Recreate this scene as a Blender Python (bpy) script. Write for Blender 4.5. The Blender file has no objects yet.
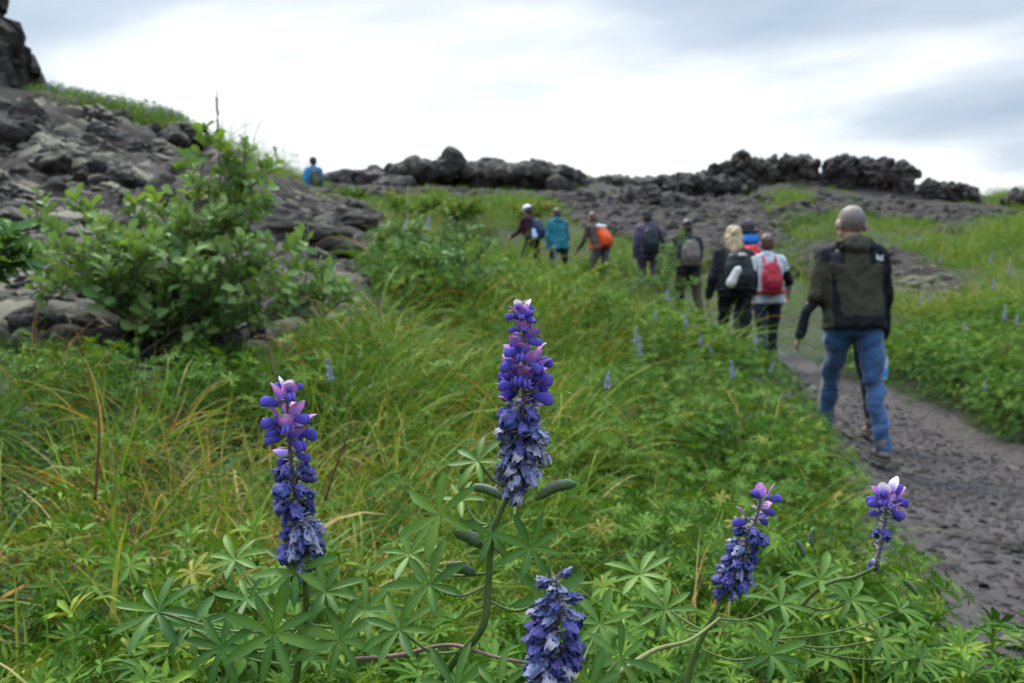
import bpy, math, random
import numpy as np
from mathutils import Vector, Matrix, Euler

random.seed(7)
RNG = np.random.default_rng(7)
SC = bpy.context.scene
COL = SC.collection

# ------------------------------------------------------------------ camera, world, sun, exposure
EYE = np.array((0.0, 0.0, 1.10))
FPX = 995.0                      # focal length in pixels of the 1024 px wide picture (about 35 mm)
HORIZON = 300.0
PITCH = math.atan((341.5 - HORIZON) / FPX)
cam_d = bpy.data.cameras.new('camera')
cam = bpy.data.objects.new('camera', cam_d)
COL.objects.link(cam)
cam.location = EYE
cam.rotation_euler = (math.radians(90) - PITCH, 0, 0)
cam_d.sensor_width = 36.0
cam_d.lens = 36.0 * FPX / 1024.0
cam_d.clip_start = 0.05
cam_d.clip_end = 3000
cam_d.dof.use_dof = True
cam_d.dof.focus_distance = 0.76
cam_d.dof.aperture_fstop = 11.5
cam_d.dof.aperture_blades = 7
SC.camera = cam

SUN_ELEV, SUN_AZ = math.radians(52), math.radians(-25)       # azimuth from +Y towards +X
world = bpy.data.worlds.new('World')
SC.world = world
world.use_nodes = True
wn, wl = world.node_tree.nodes, world.node_tree.links
wn.clear()


def nd(nodes, typ, **kw):
    n = nodes.new(typ)
    for k, v in kw.items():
        setattr(n, k, v)
    return n


def mth(nodes, links, op, a, b=None, c=None, clamp=False):
    n = nodes.new('ShaderNodeMath')
    n.operation = op
    n.use_clamp = clamp
    for i, v in enumerate((a, b, c)):
        if v is None:
            continue
        if isinstance(v, (int, float)):
            n.inputs[i].default_value = v
        else:
            links.new(v, n.inputs[i])
    return n.outputs[0]


def ramp(nodes, links, fac, stops, interp='LINEAR'):
    n = nodes.new('ShaderNodeValToRGB')
    n.color_ramp.interpolation = interp
    el = n.color_ramp.elements
    while len(el) < len(stops):
        el.new(0.5)
    for e, (p, c) in zip(el, stops):
        e.position = p
        e.color = (c[0], c[1], c[2], 1) if not isinstance(c, (int, float)) else (c, c, c, 1)
    links.new(fac, n.inputs[0])
    return n.outputs[0]


def mixc(nodes, links, fac, a, b, typ='MIX'):
    n = nodes.new('ShaderNodeMix')
    n.data_type = 'RGBA'
    n.blend_type = typ
    for s, v in ((n.inputs[0], fac), (n.inputs[6], a), (n.inputs[7], b)):
        if isinstance(v, (int, float)):
            s.default_value = v
        elif isinstance(v, tuple):
            s.default_value = (v[0], v[1], v[2], 1)
        else:
            links.new(v, s)
    return n.outputs[2]


sky = nd(wn, 'ShaderNodeTexSky', sky_type='NISHITA', sun_disc=False)
sky.sun_elevation = SUN_ELEV
sky.sun_rotation = SUN_AZ
# overcast: a cloud deck, mapped onto a flat layer overhead through the view direction
tc = nd(wn, 'ShaderNodeTexCoord')
sep = nd(wn, 'ShaderNodeSeparateXYZ')
wl.new(tc.outputs['Generated'], sep.inputs[0])
zc = mth(wn, wl, 'MAXIMUM', sep.outputs[2], 0.0)
den = mth(wn, wl, 'ADD', zc, 0.10)
cu = mth(wn, wl, 'DIVIDE', sep.outputs[0], den)
cv = mth(wn, wl, 'DIVIDE', sep.outputs[1], den)
cmb = nd(wn, 'ShaderNodeCombineXYZ')
wl.new(cu, cmb.inputs[0])
wl.new(cv, cmb.inputs[1])
cl = nd(wn, 'ShaderNodeMapping')
cl.inputs['Scale'].default_value = (0.55, 0.62, 1)
cl.inputs['Location'].default_value = (0.2, 1.1, 0.4)
wl.new(cmb.outputs[0], cl.inputs[0])
n1 = nd(wn, 'ShaderNodeTexNoise')
n1.inputs['Scale'].default_value = 1.0
n1.inputs['Detail'].default_value = 7
n1.inputs['Roughness'].default_value = 0.52
n1.inputs['Distortion'].default_value = 0.35
wl.new(cl.outputs[0], n1.inputs[0])
elev_gain = mth(wn, wl, 'MULTIPLY', mth(wn, wl, 'MAXIMUM', mth(wn, wl, 'SUBTRACT', zc, 0.30), 0.0), 13.0)        # brighter towards the zenith, as an overcast sky is
cfac = mth(wn, wl, 'ADD', n1.outputs[0], mth(wn, wl, 'MULTIPLY', mth(wn, wl, 'SUBTRACT', zc, 0.19), 1.6))
cfac = mth(wn, wl, 'ADD', cfac, mth(wn, wl, 'MULTIPLY_ADD', mth(wn, wl, 'MULTIPLY', sep.outputs[0], sep.outputs[0]), 0.36, -0.005))
cloud = ramp(wn, wl, cfac, [(0.38, (2.75, 2.72, 2.7)), (0.50, (2.4, 2.45, 2.52)), (0.60, (1.5, 1.68, 1.88)), (0.74, (0.92, 1.16, 1.42))])
gain = mth(wn, wl, 'ADD', elev_gain, 1.0)
vm = nd(wn, 'ShaderNodeVectorMath', operation='SCALE')
wl.new(cloud, vm.inputs[0])
wl.new(gain, vm.inputs['Scale'])
cover = mixc(wn, wl, 0.93, sky.outputs[0], vm.outputs[0])
bg = nd(wn, 'ShaderNodeBackground')
bg.inputs['Strength'].default_value = 0.10
wl.new(cover, bg.inputs[0])
wo = nd(wn, 'ShaderNodeOutputWorld')
wl.new(bg.outputs[0], wo.inputs[0])

sun_d = bpy.data.lights.new('sun', 'SUN')
sun_d.energy = 1.5
sun_d.angle = math.radians(22)
sun_d.color = (1.0, 0.94, 0.82)
sun = bpy.data.objects.new('sun', sun_d)
COL.objects.link(sun)
sv = Vector((math.sin(SUN_AZ) * math.cos(SUN_ELEV), math.cos(SUN_AZ) * math.cos(SUN_ELEV), math.sin(SUN_ELEV)))
sun.rotation_euler = sv.to_track_quat('Z', 'Y').to_euler()

SC.view_settings.view_transform = 'Standard'
SC.view_settings.look = 'None'
SC.view_settings.gamma = 1.0
SC.view_settings.exposure = 2.0
SC.render.engine = 'CYCLES'
SC.cycles.max_bounces = 5
SC.cycles.diffuse_bounces = 3
SC.cycles.glossy_bounces = 2
SC.cycles.transmission_bounces = 3
SC.cycles.transparent_max_bounces = 6
SC.cycles.use_denoising = True
SC.cycles.caustics_reflective = False
SC.cycles.caustics_refractive = False


# ------------------------------------------------------------------ numeric helpers
def _hash(ix, iy, iz, seed):
    h = (ix.astype(np.int64) * 374761393 + iy.astype(np.int64) * 668265263 + iz.astype(np.int64) * 2147483647 + seed * 974634541) & 0xFFFFFFFF
    h = ((h ^ (h >> 13)) * 1274126177) & 0xFFFFFFFF
    h = ((h ^ (h >> 16)) * 2246822519) & 0xFFFFFFFF
    return ((h ^ (h >> 15)) & 0xFFFFFF) / float(0xFFFFFF)


def vnoise(p, seed=0):
    p = np.asarray(p, float)
    i = np.floor(p)
    f = p - i
    f = f * f * f * (f * (f * 6 - 15) + 10)
    i = i.astype(np.int64)
    r = 0.0
    for dx in (0, 1):
        wx = f[..., 0] if dx else 1 - f[..., 0]
        for dy in (0, 1):
            wy = f[..., 1] if dy else 1 - f[..., 1]
            for dz in (0, 1):
                wz = f[..., 2] if dz else 1 - f[..., 2]
                r = r + wx * wy * wz * _hash(i[..., 0] + dx, i[..., 1] + dy, i[..., 2] + dz, seed)
    return r * 2 - 1


def fbm(p, octaves=4, seed=0, gain=0.5, ridged=False):
    p = np.asarray(p, float)
    a, s, t = 1.0, 0.0, 0.0
    for o in range(octaves):
        v = vnoise(p * (2.03 ** o) + 17.3 * o, seed + o)
        if ridged:
            v = 1 - 2 * np.abs(v)
        s = s + a * v
        t += a
        a *= gain
    return s / t


def n2(x, y, scale, octaves=3, seed=0):
    x = np.asarray(x, float)
    return fbm(np.stack([x * scale, np.asarray(y, float) * scale, np.zeros_like(x)], -1), octaves, seed)


CP, SP = math.cos(PITCH), math.sin(PITCH)


def pix_dir(px, py):
    """world direction through a picture point, scaled so that its Y component is 1"""
    a = (np.asarray(px, float) - 512) / FPX
    b = (341.5 - np.asarray(py, float)) / FPX
    x, y, z = a, CP + b * SP, -SP + b * CP
    return np.stack([x / y, np.ones_like(y), z / y], -1)


def P(px, py, d):
    return EYE + pix_dir(px, py) * np.asarray(d, float)[..., None]


def to_pix(p):
    q = np.asarray(p, float) - EYE
    f = q[..., 1] * CP - q[..., 2] * SP
    u = q[..., 1] * SP + q[..., 2] * CP
    f = np.maximum(f, 1e-3)
    return 512 + FPX * q[..., 0] / f, 341.5 - FPX * u / f


def inpoly(px, py, poly):
    px, py = np.asarray(px, float), np.asarray(py, float)
    c = np.zeros(px.shape, bool)
    n = len(poly)
    for i in range(n):
        x0, y0 = poly[i]
        x1, y1 = poly[(i + 1) % n]
        if y0 == y1:
            continue
        t = ((y0 > py) != (y1 > py)) & (px < (x1 - x0) * (py - y0) / (y1 - y0) + x0)
        c ^= t
    return c


def poly_dist(x, y, pts):
    """distance to a polyline with a half width at each point: returns distance - half width"""
    x, y = np.asarray(x, float), np.asarray(y, float)
    best = np.full(x.shape, 1e9)
    for (ax, ay, aw), (bx, by, bw) in zip(pts[:-1], pts[1:]):
        dx, dy = bx - ax, by - ay
        t = np.clip(((x - ax) * dx + (y - ay) * dy) / (dx * dx + dy * dy), 0, 1)
        best = np.minimum(best, np.hypot(x - ax - t * dx, y - ay - t * dy) - (aw + t * (bw - aw)))
    return best


PATH = [(1.7, -8, .95), (1.8, -3, .95), (1.95, 1, .92), (2.18, 3.2, .92), (2.6, 5, .90), (3.0, 6.9, .86), (3.12, 9, .76), (3.1, 11.5, .64), (3.12, 13.5, .58),
        (2.88, 16, .55), (2.45, 18.3, .5), (1.75, 20, .5), (.9, 21.2, .5), (.3, 22.4, .5), (-1.5, 24.8, .5), (-5.4, 27, .5), (-9, 29, .5)]


def path_d(x, y):
    return poly_dist(x, y, PATH) + 0.10 * n2(x, y, 1.7, 3, 5)


# ------------------------------------------------------------------ terrain: soil heights at known points, thin plate spline between
ctrl = []


def w_(x, y, z):
    ctrl.append((x, y, z))


def p_(px, py, d):
    q = P(px, py, d)
    ctrl.append(tuple(q))


for a in [(-4, -4, .35), (-1, -3, .2), (1.9, -4, 0), (6, -4, .1), (12, -4, .3), (-12, -4, 1.0), (-12, 2, 1.4),
          (0, 0, .32), (0, .8, .37), (.5, .9, .33), (-.6, .9, .40), (-1, 1.2, .42), (-3, 1, .55), (1.9, 1, -.02), (2.08, 3.2, 0), (.95, 1.3, .22), (.85, 3, .16), (0, 2.3, .26),
          (-1, 2.3, .42), (-1.3, 3.2, .66), (-2.6, 3.0, .76), (-1.35, 4.05, .90), (-2.5, 4.2, .98), (-.6, 4.2, .66), (0, 4, .30), (1.2, 5, .20), (1.6, 6.6, .25), (2.68, 6.9, -0.06), (2.5, 6.0, -.04), (2.8, 8, .02), (0.2, 6, .45), (1.1, 8, .70), (0.4, 10, .88), (1.75, 9.3, .50),
          (2.95, 10.5, .18), (3.0, 11.5, .26), (3.12, 13.5, .42), (2.88, 16, .74), (2.45, 18.3, 1.06), (1.75, 20, 1.32), (.9, 21, 1.44), (.4, 22.2, 1.64),
          (-1.8, 24.8, 2.4), (-5.4, 27.2, 3.25), (3.5, 4.5, .06), (4.1, 6.5, .12), (5.3, 8, .20), (4.6, 10, .35), (8, 5, .35), (6, 2, .15), (9, 12, .75), (5.2, 13, .62), (-.6, 5, .68), (.9, 12, .98), (0.6, 15, 1.12), (1.75, 12, .80), (1.9, 14.5, .95)]:
    w_(*a)
for a in [(50, 310, 5.2), (0, 250, 6.5), (150, 255, 6.3), (60, 190, 8.5), (190, 200, 9), (10, 105, 11.8), (100, 118, 11.8), (185, 140, 12.5), (-120, 110, 10), (-300, 200, 8),
          (300, 232, 9), (250, 185, 11.5), (380, 300, 7), (330, 338, 5.5), (400, 290, 8.5), (300, 193, 20), (250, 168, 16), (335, 215, 16), (360, 240, 12),
          (400, 218, 27), (450, 262, 18), (500, 264, 21), (480, 205, 36), (400, 195, 36), (345, 194, 38), (560, 200, 38), (650, 218, 33), (620, 240, 27), (700, 205, 38), (750, 245, 27), (850, 235, 29),
          (800, 205, 38), (950, 270, 22), (1000, 240, 29), (1024, 305, 15), (930, 275, 18), (880, 260, 22), (1100, 260, 25), (1250, 290, 16), (1200, 215, 40), (960, 225, 36),
          (450, 184, 45), (350, 186, 45), (560, 184, 46), (640, 184, 46), (700, 185, 46), (800, 176, 47), (900, 188, 47), (1000, 202, 45), (1150, 205, 46), (200, 170, 40), (60, 140, 36), (-200, 100, 30), (-200, 120, 45), (1400, 220, 42)]:
    p_(*a)
CT = np.array(ctrl)


def _tpsk(r2):
    return np.where(r2 > 1e-12, 0.5 * r2 * np.log(np.maximum(r2, 1e-12)), 0)


_sc = np.array((10.0, 10.0))
_c = CT[:, :2] / _sc
_n = len(CT)
_K = _tpsk(((_c[:, None] - _c[None]) ** 2).sum(-1)) + np.eye(_n) * 2e-3
_Pm = np.c_[np.ones(_n), _c]
_A = np.block([[_K, _Pm], [_Pm.T, np.zeros((3, 3))]])
_W = np.linalg.solve(_A, np.r_[CT[:, 2], 0, 0, 0])


def tps(x, y):
    x, y = np.asarray(x, float), np.asarray(y, float)
    sh = x.shape
    q = np.stack([x.ravel(), y.ravel()], -1) / _sc
    out = np.empty(len(q))
    for s in range(0, len(q), 20000):
        qq = q[s:s + 20000]
        k = _tpsk(((qq[:, None] - _c[None]) ** 2).sum(-1))
        out[s:s + 20000] = k @ _W[:_n] + _W[_n] + qq @ _W[_n + 1:]
    return out.reshape(sh)


R_LEFT = [(-60, 60), (30, 92), (120, 112), (180, 126), (204, 132), (240, 168), (290, 196), (345, 205), (400, 236), (392, 268), (350, 300), (385, 320), (345, 350), (240, 358), (120, 352), (-60, 350)]
R_RIDGE = [(318, 160), (450, 140), (560, 150), (600, 170), (600, 196), (520, 199), (440, 192), (330, 200)]
R_SCREE = [(575, 165), (700, 150), (760, 140), (920, 160), (1010, 215), (975, 232), (900, 216), (850, 206), (800, 212), (775, 226), (795, 250), (770, 262), (705, 250), (655, 232), (600, 218), (565, 200)]
R_BARE = [(800, 244), (850, 248), (905, 262), (975, 292), (930, 302), (860, 288), (800, 270)]
G_PATCH = [(745, 191), (800, 189), (818, 201), (770, 207)]


def bare_mask(x, y, z):
    """1 where loose rock and soil show instead of plants"""
    px, py = to_pix(np.stack([x, y, z], -1))
    px = px + 14 * n2(x, y, 0.5, 2, 31)
    py = py + 7 * n2(x, y, 0.6, 2, 41)
    m = inpoly(px, py, R_LEFT) & (y > 2.9) & (y < 24)
    up = np.where(px > 825, .2, .42) * FPX / np.maximum(y, 1)                        # plants that would stand in front of bare ground count as bare too
    m |= (inpoly(px, py, R_RIDGE) | inpoly(px, py - up * .7, R_RIDGE)) & (y > 33)
    m |= (inpoly(px, py, R_SCREE) | inpoly(px, py - up, R_SCREE)) & (y > 22) & ~inpoly(px, py - up * .3, G_PATCH)
    m |= (inpoly(px, py, R_BARE) | inpoly(px, py - up * .2, R_BARE)) & (y > 12)
    return m


def height(x, y, detail=True):
    x, y = np.asarray(x, float), np.asarray(y, float)
    xc, yc = np.clip(x, -34, 40), np.clip(y, -8, 47.5)
    z = np.clip(tps(xc, yc), -0.5, 9.0)
    out = np.hypot(x - xc, y - yc)
    z = z + (0.0 - z) * (1 - np.exp(-out / 25.0))
    if detail:
        far = np.clip((y - 3) / 20, 0, 1)
        pd = np.clip(path_d(x, y) / 0.6, 0, 1)
        z = z + pd * (0.05 + 0.10 * far) * n2(x, y, 0.9, 3, 3) + (1 - pd) * 0.011 * n2(x, y, 2.2, 3, 9)
    return z


def hit(px, py, y0=2.0, y1=60.0):
    """where the ray through a picture point meets the ground"""
    px, py = np.atleast_1d(np.asarray(px, float)), np.atleast_1d(np.asarray(py, float))
    ys = np.geomspace(y0, y1, 260)
    d = pix_dir(px, py)
    q = EYE + d[:, None, :] * ys[None, :, None]
    h = height(q[..., 0], q[..., 1], False)
    below = q[..., 2] < h
    k = np.where(below.any(1), below.argmax(1), len(ys) - 1)
    p = q[np.arange(len(px)), k]
    p[:, 2] = h[np.arange(len(px)), k]
    return p


# ------------------------------------------------------------------ mesh helpers
def link(name, me, mats=(), parent=None, loc=None):
    o = bpy.data.objects.new(name, me)
    COL.objects.link(o)
    if me is not None:
        for m in mats if isinstance(mats, (list, tuple)) else [mats]:
            me.materials.append(m)
    if parent is not None:
        o.parent = parent
    if loc is not None:
        o.location = loc
    return o


def mesh(name, v, f, smooth=True, attrs=None, mi=None):
    """v (n,3); f list of index lists, or arrays (m,3)/(m,4), or a list of such arrays"""
    me = bpy.data.meshes.new(name)
    v = np.asarray(v, np.float32)
    if isinstance(f, np.ndarray):
        f = [f]
    if len(f) and isinstance(f[0], np.ndarray):
        f = [a for a in f if len(a)]
        loops = np.concatenate([a.ravel() for a in f]).astype(np.int32)
        tot = np.concatenate([np.full(len(a), a.shape[1], np.int32) for a in f])
    else:
        loops = np.fromiter((i for a in f for i in a), np.int32)
        tot = np.array([len(a) for a in f], np.int32)
    start = np.r_[0, np.cumsum(tot)[:-1]].astype(np.int32)
    me.vertices.add(len(v))
    me.vertices.foreach_set('co', v.ravel())
    me.loops.add(len(loops))
    me.loops.foreach_set('vertex_index', loops)
    me.polygons.add(len(tot))
    me.polygons.foreach_set('loop_start', start)
    me.polygons.foreach_set('loop_total', tot)
    if smooth:
        me.polygons.foreach_set('use_smooth', np.ones(len(tot), bool))
    if mi is not None:
        me.polygons.foreach_set('material_index', np.asarray(mi, np.int32))
    me.update(calc_edges=True)
    for k, a in (attrs or {}).items():
        a = np.asarray(a, np.float32)
        if a.ndim == 1:
            at = me.attributes.new(k, 'FLOAT', 'POINT')
            at.data.foreach_set('value', a)
        else:
            at = me.attributes.new(k, 'FLOAT_COLOR', 'POINT')
            at.data.foreach_set('color', np.c_[a, np.ones(len(a))].astype(np.float32).ravel())
    me.validate()
    return me


class MB:
    """collects pieces into one mesh, with a 'tone' and a colour per vertex"""

    def __init__(self):
        self.v, self.f3, self.f4, self.t, self.c, self.n = [], [], [], [], [], 0

    def add(self, v, f, tone=0.5, col=(1, 1, 1)):
        v = np.asarray(v, float).reshape(-1, 3)
        fs = f if isinstance(f, list) else [f]
        for a in fs:
            a = np.asarray(a)
            if len(a) == 0:
                continue
            (self.f3 if a.shape[1] == 3 else self.f4).append(a + self.n)
        self.v.append(v)
        self.t.append(np.broadcast_to(np.asarray(tone, float), (len(v),)))
        self.c.append(np.broadcast_to(np.asarray(col, float), (len(v), 3)))
        self.n += len(v)

    def mesh(self, name, smooth=True):
        f = []
        if self.f3:
            f.append(np.concatenate(self.f3))
        if self.f4:
            f.append(np.concatenate(self.f4))
        return mesh(name, np.concatenate(self.v), f, smooth, {'tone': np.concatenate(self.t), 'col': np.concatenate(self.c)})


def frame(d, up=(0, 0, 1)):
    d = np.asarray(d, float)
    d = d / (np.linalg.norm(d) + 1e-12)
    u = np.cross(d, np.asarray(up, float))
    if np.linalg.norm(u) < 1e-4:
        u = np.cross(d, (1, 0, 0))
    u /= np.linalg.norm(u)
    return d, u, np.cross(u, d)


def tube(pts, rad, seg=6):
    pts = np.asarray(pts, float)
    rad = np.broadcast_to(np.asarray(rad, float), (len(pts),))
    a = np.arange(seg) * 2 * math.pi / seg
    rings = []
    tan = np.gradient(pts, axis=0)
    up = np.array((0.13, 0.21, 0.97))
    if abs(np.dot(tan[0] / np.linalg.norm(tan[0]), up)) > 0.85:
        up = np.array((0.95, 0.2, 0.1))
    for p, r, t in zip(pts, rad, tan):
        _, u, w = frame(t, up)
        rings.append(p + r * (np.cos(a)[:, None] * u + np.sin(a)[:, None] * w))
    v = np.concatenate(rings + [pts[:1], pts[-1:]])
    n = len(pts)
    i = np.arange(seg)
    j = (i + 1) % seg
    f4 = np.concatenate([np.stack([k * seg + i, k * seg + j, (k + 1) * seg + j, (k + 1) * seg + i], -1) for k in range(n - 1)])
    f3 = np.concatenate([np.stack([np.full(seg, n * seg), j, i], -1), np.stack([np.full(seg, n * seg + 1), (n - 1) * seg + i, (n - 1) * seg + j], -1)])
    return v, [f3, f4]


def curve_pts(pts, n=12):
    """Catmull-Rom through the points"""
    p = np.asarray(pts, float)
    q = np.concatenate([[2 * p[0] - p[1]], p, [2 * p[-1] - p[-2]]])
    out = []
    for i in range(len(p) - 1):
        a, b, c, d = q[i:i + 4]
        for t in np.linspace(0, 1, n, endpoint=False):
            out.append(0.5 * (2 * b + (c - a) * t + (2 * a - 5 * b + 4 * c - d) * t * t + (3 * b - a - 3 * c + d) * t ** 3))
    out.append(p[-1])
    return np.array(out)


_ico = {}


def ico(sub):
    if sub not in _ico:
        t = (1 + 5 ** .5) / 2
        v = [(-1, t, 0), (1, t, 0), (-1, -t, 0), (1, -t, 0), (0, -1, t), (0, 1, t), (0, -1, -t), (0, 1, -t), (t, 0, -1), (t, 0, 1), (-t, 0, -1), (-t, 0, 1)]
        v = [np.array(a) / np.linalg.norm(a) for a in v]
        f = [(0, 11, 5), (0, 5, 1), (0, 1, 7), (0, 7, 10), (0, 10, 11), (1, 5, 9), (5, 11, 4), (11, 10, 2), (10, 7, 6), (7, 1, 8), (3, 9, 4), (3, 4, 2), (3, 2, 6), (3, 6, 8), (3, 8, 9), (4, 9, 5), (2, 4, 11), (6, 2, 10), (8, 6, 7), (9, 8, 1)]
        for _ in range(sub):
            mid, nf = {}, []

            def m(a, b):
                k = (min(a, b), max(a, b))
                if k not in mid:
                    q = v[a] + v[b]
                    v.append(q / np.linalg.norm(q))
                    mid[k] = len(v) - 1
                return mid[k]
            for a, b, c in f:
                ab, bc, ca = m(a, b), m(b, c), m(c, a)
                nf += [(a, ab, ca), (b, bc, ab), (c, ca, bc), (ab, bc, ca)]
            f = nf
        _ico[sub] = (np.array(v), np.array(f))
    return _ico[sub]


def tag(o, label=None, cat=None, group=None, kind=None):
    for k, v in (('label', label), ('category', cat), ('group', group), ('kind', kind)):
        if v is not None:
            o[k] = v
    return o


def empty(name, loc, rz=0.0):
    o = bpy.data.objects.new(name, None)
    o.empty_display_size = 0.1
    COL.objects.link(o)
    o.location = loc
    o.rotation_euler = (0, 0, rz)
    return o


def copy_tree(o, parent=None, top=True):
    c = o.copy()
    COL.objects.link(c)
    c.parent = parent
    for ch in [k for k in o.children]:
        copy_tree(ch, c, False)
    return c


# ------------------------------------------------------------------ materials
def new_mat(name):
    m = bpy.data.materials.new(name)
    m.use_nodes = True
    n, l = m.node_tree.nodes, m.node_tree.links
    b = n['Principled BSDF']
    return m, n, l, b


def bump(n, l, b, hgt, strength, dist):
    bp = n.new('ShaderNodeBump')
    bp.inputs['Strength'].default_value = strength
    bp.inputs['Distance'].default_value = dist
    l.new(hgt, bp.inputs['Height'])
    l.new(bp.outputs[0], b.inputs['Normal'])


def noise(n, l, scale, detail=4, rough=0.55, vec=None, dist=0.0):
    t = n.new('ShaderNodeTexNoise')
    t.inputs['Scale'].default_value = scale
    t.inputs['Detail'].default_value = detail
    t.inputs['Roughness'].default_value = rough
    t.inputs['Distortion'].default_value = dist
    if vec is not None:
        l.new(vec, t.inputs[0])
    return t.outputs[0]


def attr(n, name):
    a = n.new('ShaderNodeAttribute')
    a.attribute_name = name
    return a


def m_plain(name, col, rough=0.7, nscale=60, var=0.25, bstr=0.15, bdist=0.004, sheen=0.0, spec=0.5):
    m, n, l, b = new_mat(name)
    b.inputs['Specular IOR Level'].default_value = spec
    tcn = n.new('ShaderNodeTexCoord')
    t = noise(n, l, nscale, 4, 0.6, tcn.outputs['Object'])
    dark = tuple(c * (1 - var) for c in col)
    lite = tuple(min(1, c * (1 + var)) for c in col)
    l.new(ramp(n, l, t, [(0.3, dark), (0.7, lite)]), b.inputs['Base Color'])
    b.inputs['Roughness'].default_value = rough
    if sheen:
        b.inputs['Sheen Weight'].default_value = sheen
    bump(n, l, b, t, bstr, bdist)
    return m


def m_leaf(name, stops, rough=0.65, trans=0.17, spec=0.07, under_mix=0.45, hairy=0.0):
    """leaves: pigment chosen by each leaf's own 'tone' and each plant's own random number"""
    m, n, l, b = new_mat(name)
    a = attr(n, 'tone')
    oi = n.new('ShaderNodeObjectInfo')
    t = mth(n, l, 'MULTIPLY_ADD', oi.outputs['Random'], 0.34, -0.17)
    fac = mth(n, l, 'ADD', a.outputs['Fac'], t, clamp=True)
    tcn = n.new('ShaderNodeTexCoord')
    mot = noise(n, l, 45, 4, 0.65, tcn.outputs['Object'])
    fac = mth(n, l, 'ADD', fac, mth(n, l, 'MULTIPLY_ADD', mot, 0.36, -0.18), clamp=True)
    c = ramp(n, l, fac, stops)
    geo = n.new('ShaderNodeNewGeometry')
    under = mixc(n, l, 0.35, c, (0.16, 0.20, 0.13))
    c2 = mixc(n, l, mth(n, l, 'MULTIPLY', geo.outputs['Backfacing'], under_mix), c, under)
    l.new(c2, b.inputs['Base Color'])
    b.inputs['Roughness'].default_value = rough
    b.inputs['Specular IOR Level'].default_value = spec
    tr = n.new('ShaderNodeBsdfTranslucent')
    bright = mixc(n, l, 1.0, c, (1.3, 1.5, 0.45), 'MULTIPLY')
    l.new(bright, tr.inputs[0])
    mx = n.new('ShaderNodeMixShader')
    mx.inputs[0].default_value = trans
    l.new(b.outputs[0], mx.inputs[1])
    l.new(tr.outputs[0], mx.inputs[2])
    l.new(mx.outputs[0], n['Material Output'].inputs[0])
    return m


def m_col(name, rough=0.55, trans=0.0, bscale=300):
    """pigment from the mesh's own colour attribute (petals, stems)"""
    m, n, l, b = new_mat(name)
    a = attr(n, 'col')
    tcn = n.new('ShaderNodeTexCoord')
    t = noise(n, l, bscale, 3, 0.6, tcn.outputs['Object'])
    v = ramp(n, l, t, [(0.25, 0.72), (0.75, 1.25)])
    c = mixc(n, l, 1.0, a.outputs['Color'], v, 'MULTIPLY')
    l.new(c, b.inputs['Base Color'])
    b.inputs['Roughness'].default_value = rough
    b.inputs['Specular IOR Level'].default_value = 0.12
    if trans:
        tr = n.new('ShaderNodeBsdfTranslucent')
        l.new(c, tr.inputs[0])
        mx = n.new('ShaderNodeMixShader')
        mx.inputs[0].default_value = trans
        l.new(b.outputs[0], mx.inputs[1])
        l.new(tr.outputs[0], mx.inputs[2])
        l.new(mx.outputs[0], n['Material Output'].inputs[0])
    return m


def m_ground():
    m, n, l, b = new_mat('volcanic_soil')
    geo = n.new('ShaderNodeNewGeometry')
    big = noise(n, l, 0.6, 5, 0.6, geo.outputs['Position'])
    fine = noise(n, l, 14, 6, 0.65, geo.outputs['Position'])
    soil = ramp(n, l, fine, [(0.25, (0.006, 0.0045, 0.004)), (0.5, (0.017, 0.0122, 0.0105)), (0.75, (0.036, 0.027, 0.0235))])
    soil = mixc(n, l, mth(n, l, 'MULTIPLY', big, 0.6), soil, (0.020, 0.012, 0.0095))
    litter = ramp(n, l, fine, [(0.3, (0.012, 0.015, 0.006)), (0.55, (0.028, 0.036, 0.012)), (0.75, (0.07, 0.06, 0.028))])
    veg = attr(n, 'tone')
    l.new(mixc(n, l, veg.outputs['Fac'], soil, litter), b.inputs['Base Color'])
    b.inputs['Roughness'].default_value = 0.9
    b.inputs['Specular IOR Level'].default_value = 0.2
    bump(n, l, b, mth(n, l, 'ADD', fine, big), 0.9, 0.06)
    return m


def m_path():
    m, n, l, b = new_mat('trodden_gravel')
    geo = n.new('ShaderNodeNewGeometry')
    v = n.new('ShaderNodeTexVoronoi')
    v.inputs['Scale'].default_value = 42
    l.new(geo.outputs['Position'], v.inputs['Vector'])
    v2 = n.new('ShaderNodeTexVoronoi')
    v2.inputs['Scale'].default_value = 15
    l.new(geo.outputs['Position'], v2.inputs['Vector'])
    fine = noise(n, l, 26, 6, 0.7, geo.outputs['Position'])
    big = noise(n, l, 1.7, 4, 0.6, geo.outputs['Position'])
    base = ramp(n, l, fine, [(0.25, (0.019, 0.0142, 0.0125)), (0.5, (0.046, 0.0365, 0.0335)), (0.78, (0.100, 0.083, 0.077))])
    st = ramp(n, l, mth(n, l, 'FRACT', mth(n, l, 'MULTIPLY', v.outputs['Color'], 1.0)), [(0.0, 0.62), (1.0, 1.35)])
    base = mixc(n, l, 1.0, base, st, 'MULTIPLY')
    base = mixc(n, l, ramp(n, l, big, [(0.35, 0.0), (0.65, 0.55)]), base, (0.022, 0.016, 0.0135))
    l.new(base, b.inputs['Base Color'])
    b.inputs['Roughness'].default_value = 0.85
    b.inputs['Specular IOR Level'].default_value = 0.25
    h = mth(n, l, 'ADD', mth(n, l, 'MULTIPLY', v.outputs['Distance'], -0.5), mth(n, l, 'ADD', fine, mth(n, l, 'MULTIPLY', v2.outputs['Distance'], -0.9)))
    bump(n, l, b, h, 0.8, 0.022)
    return m


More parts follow.
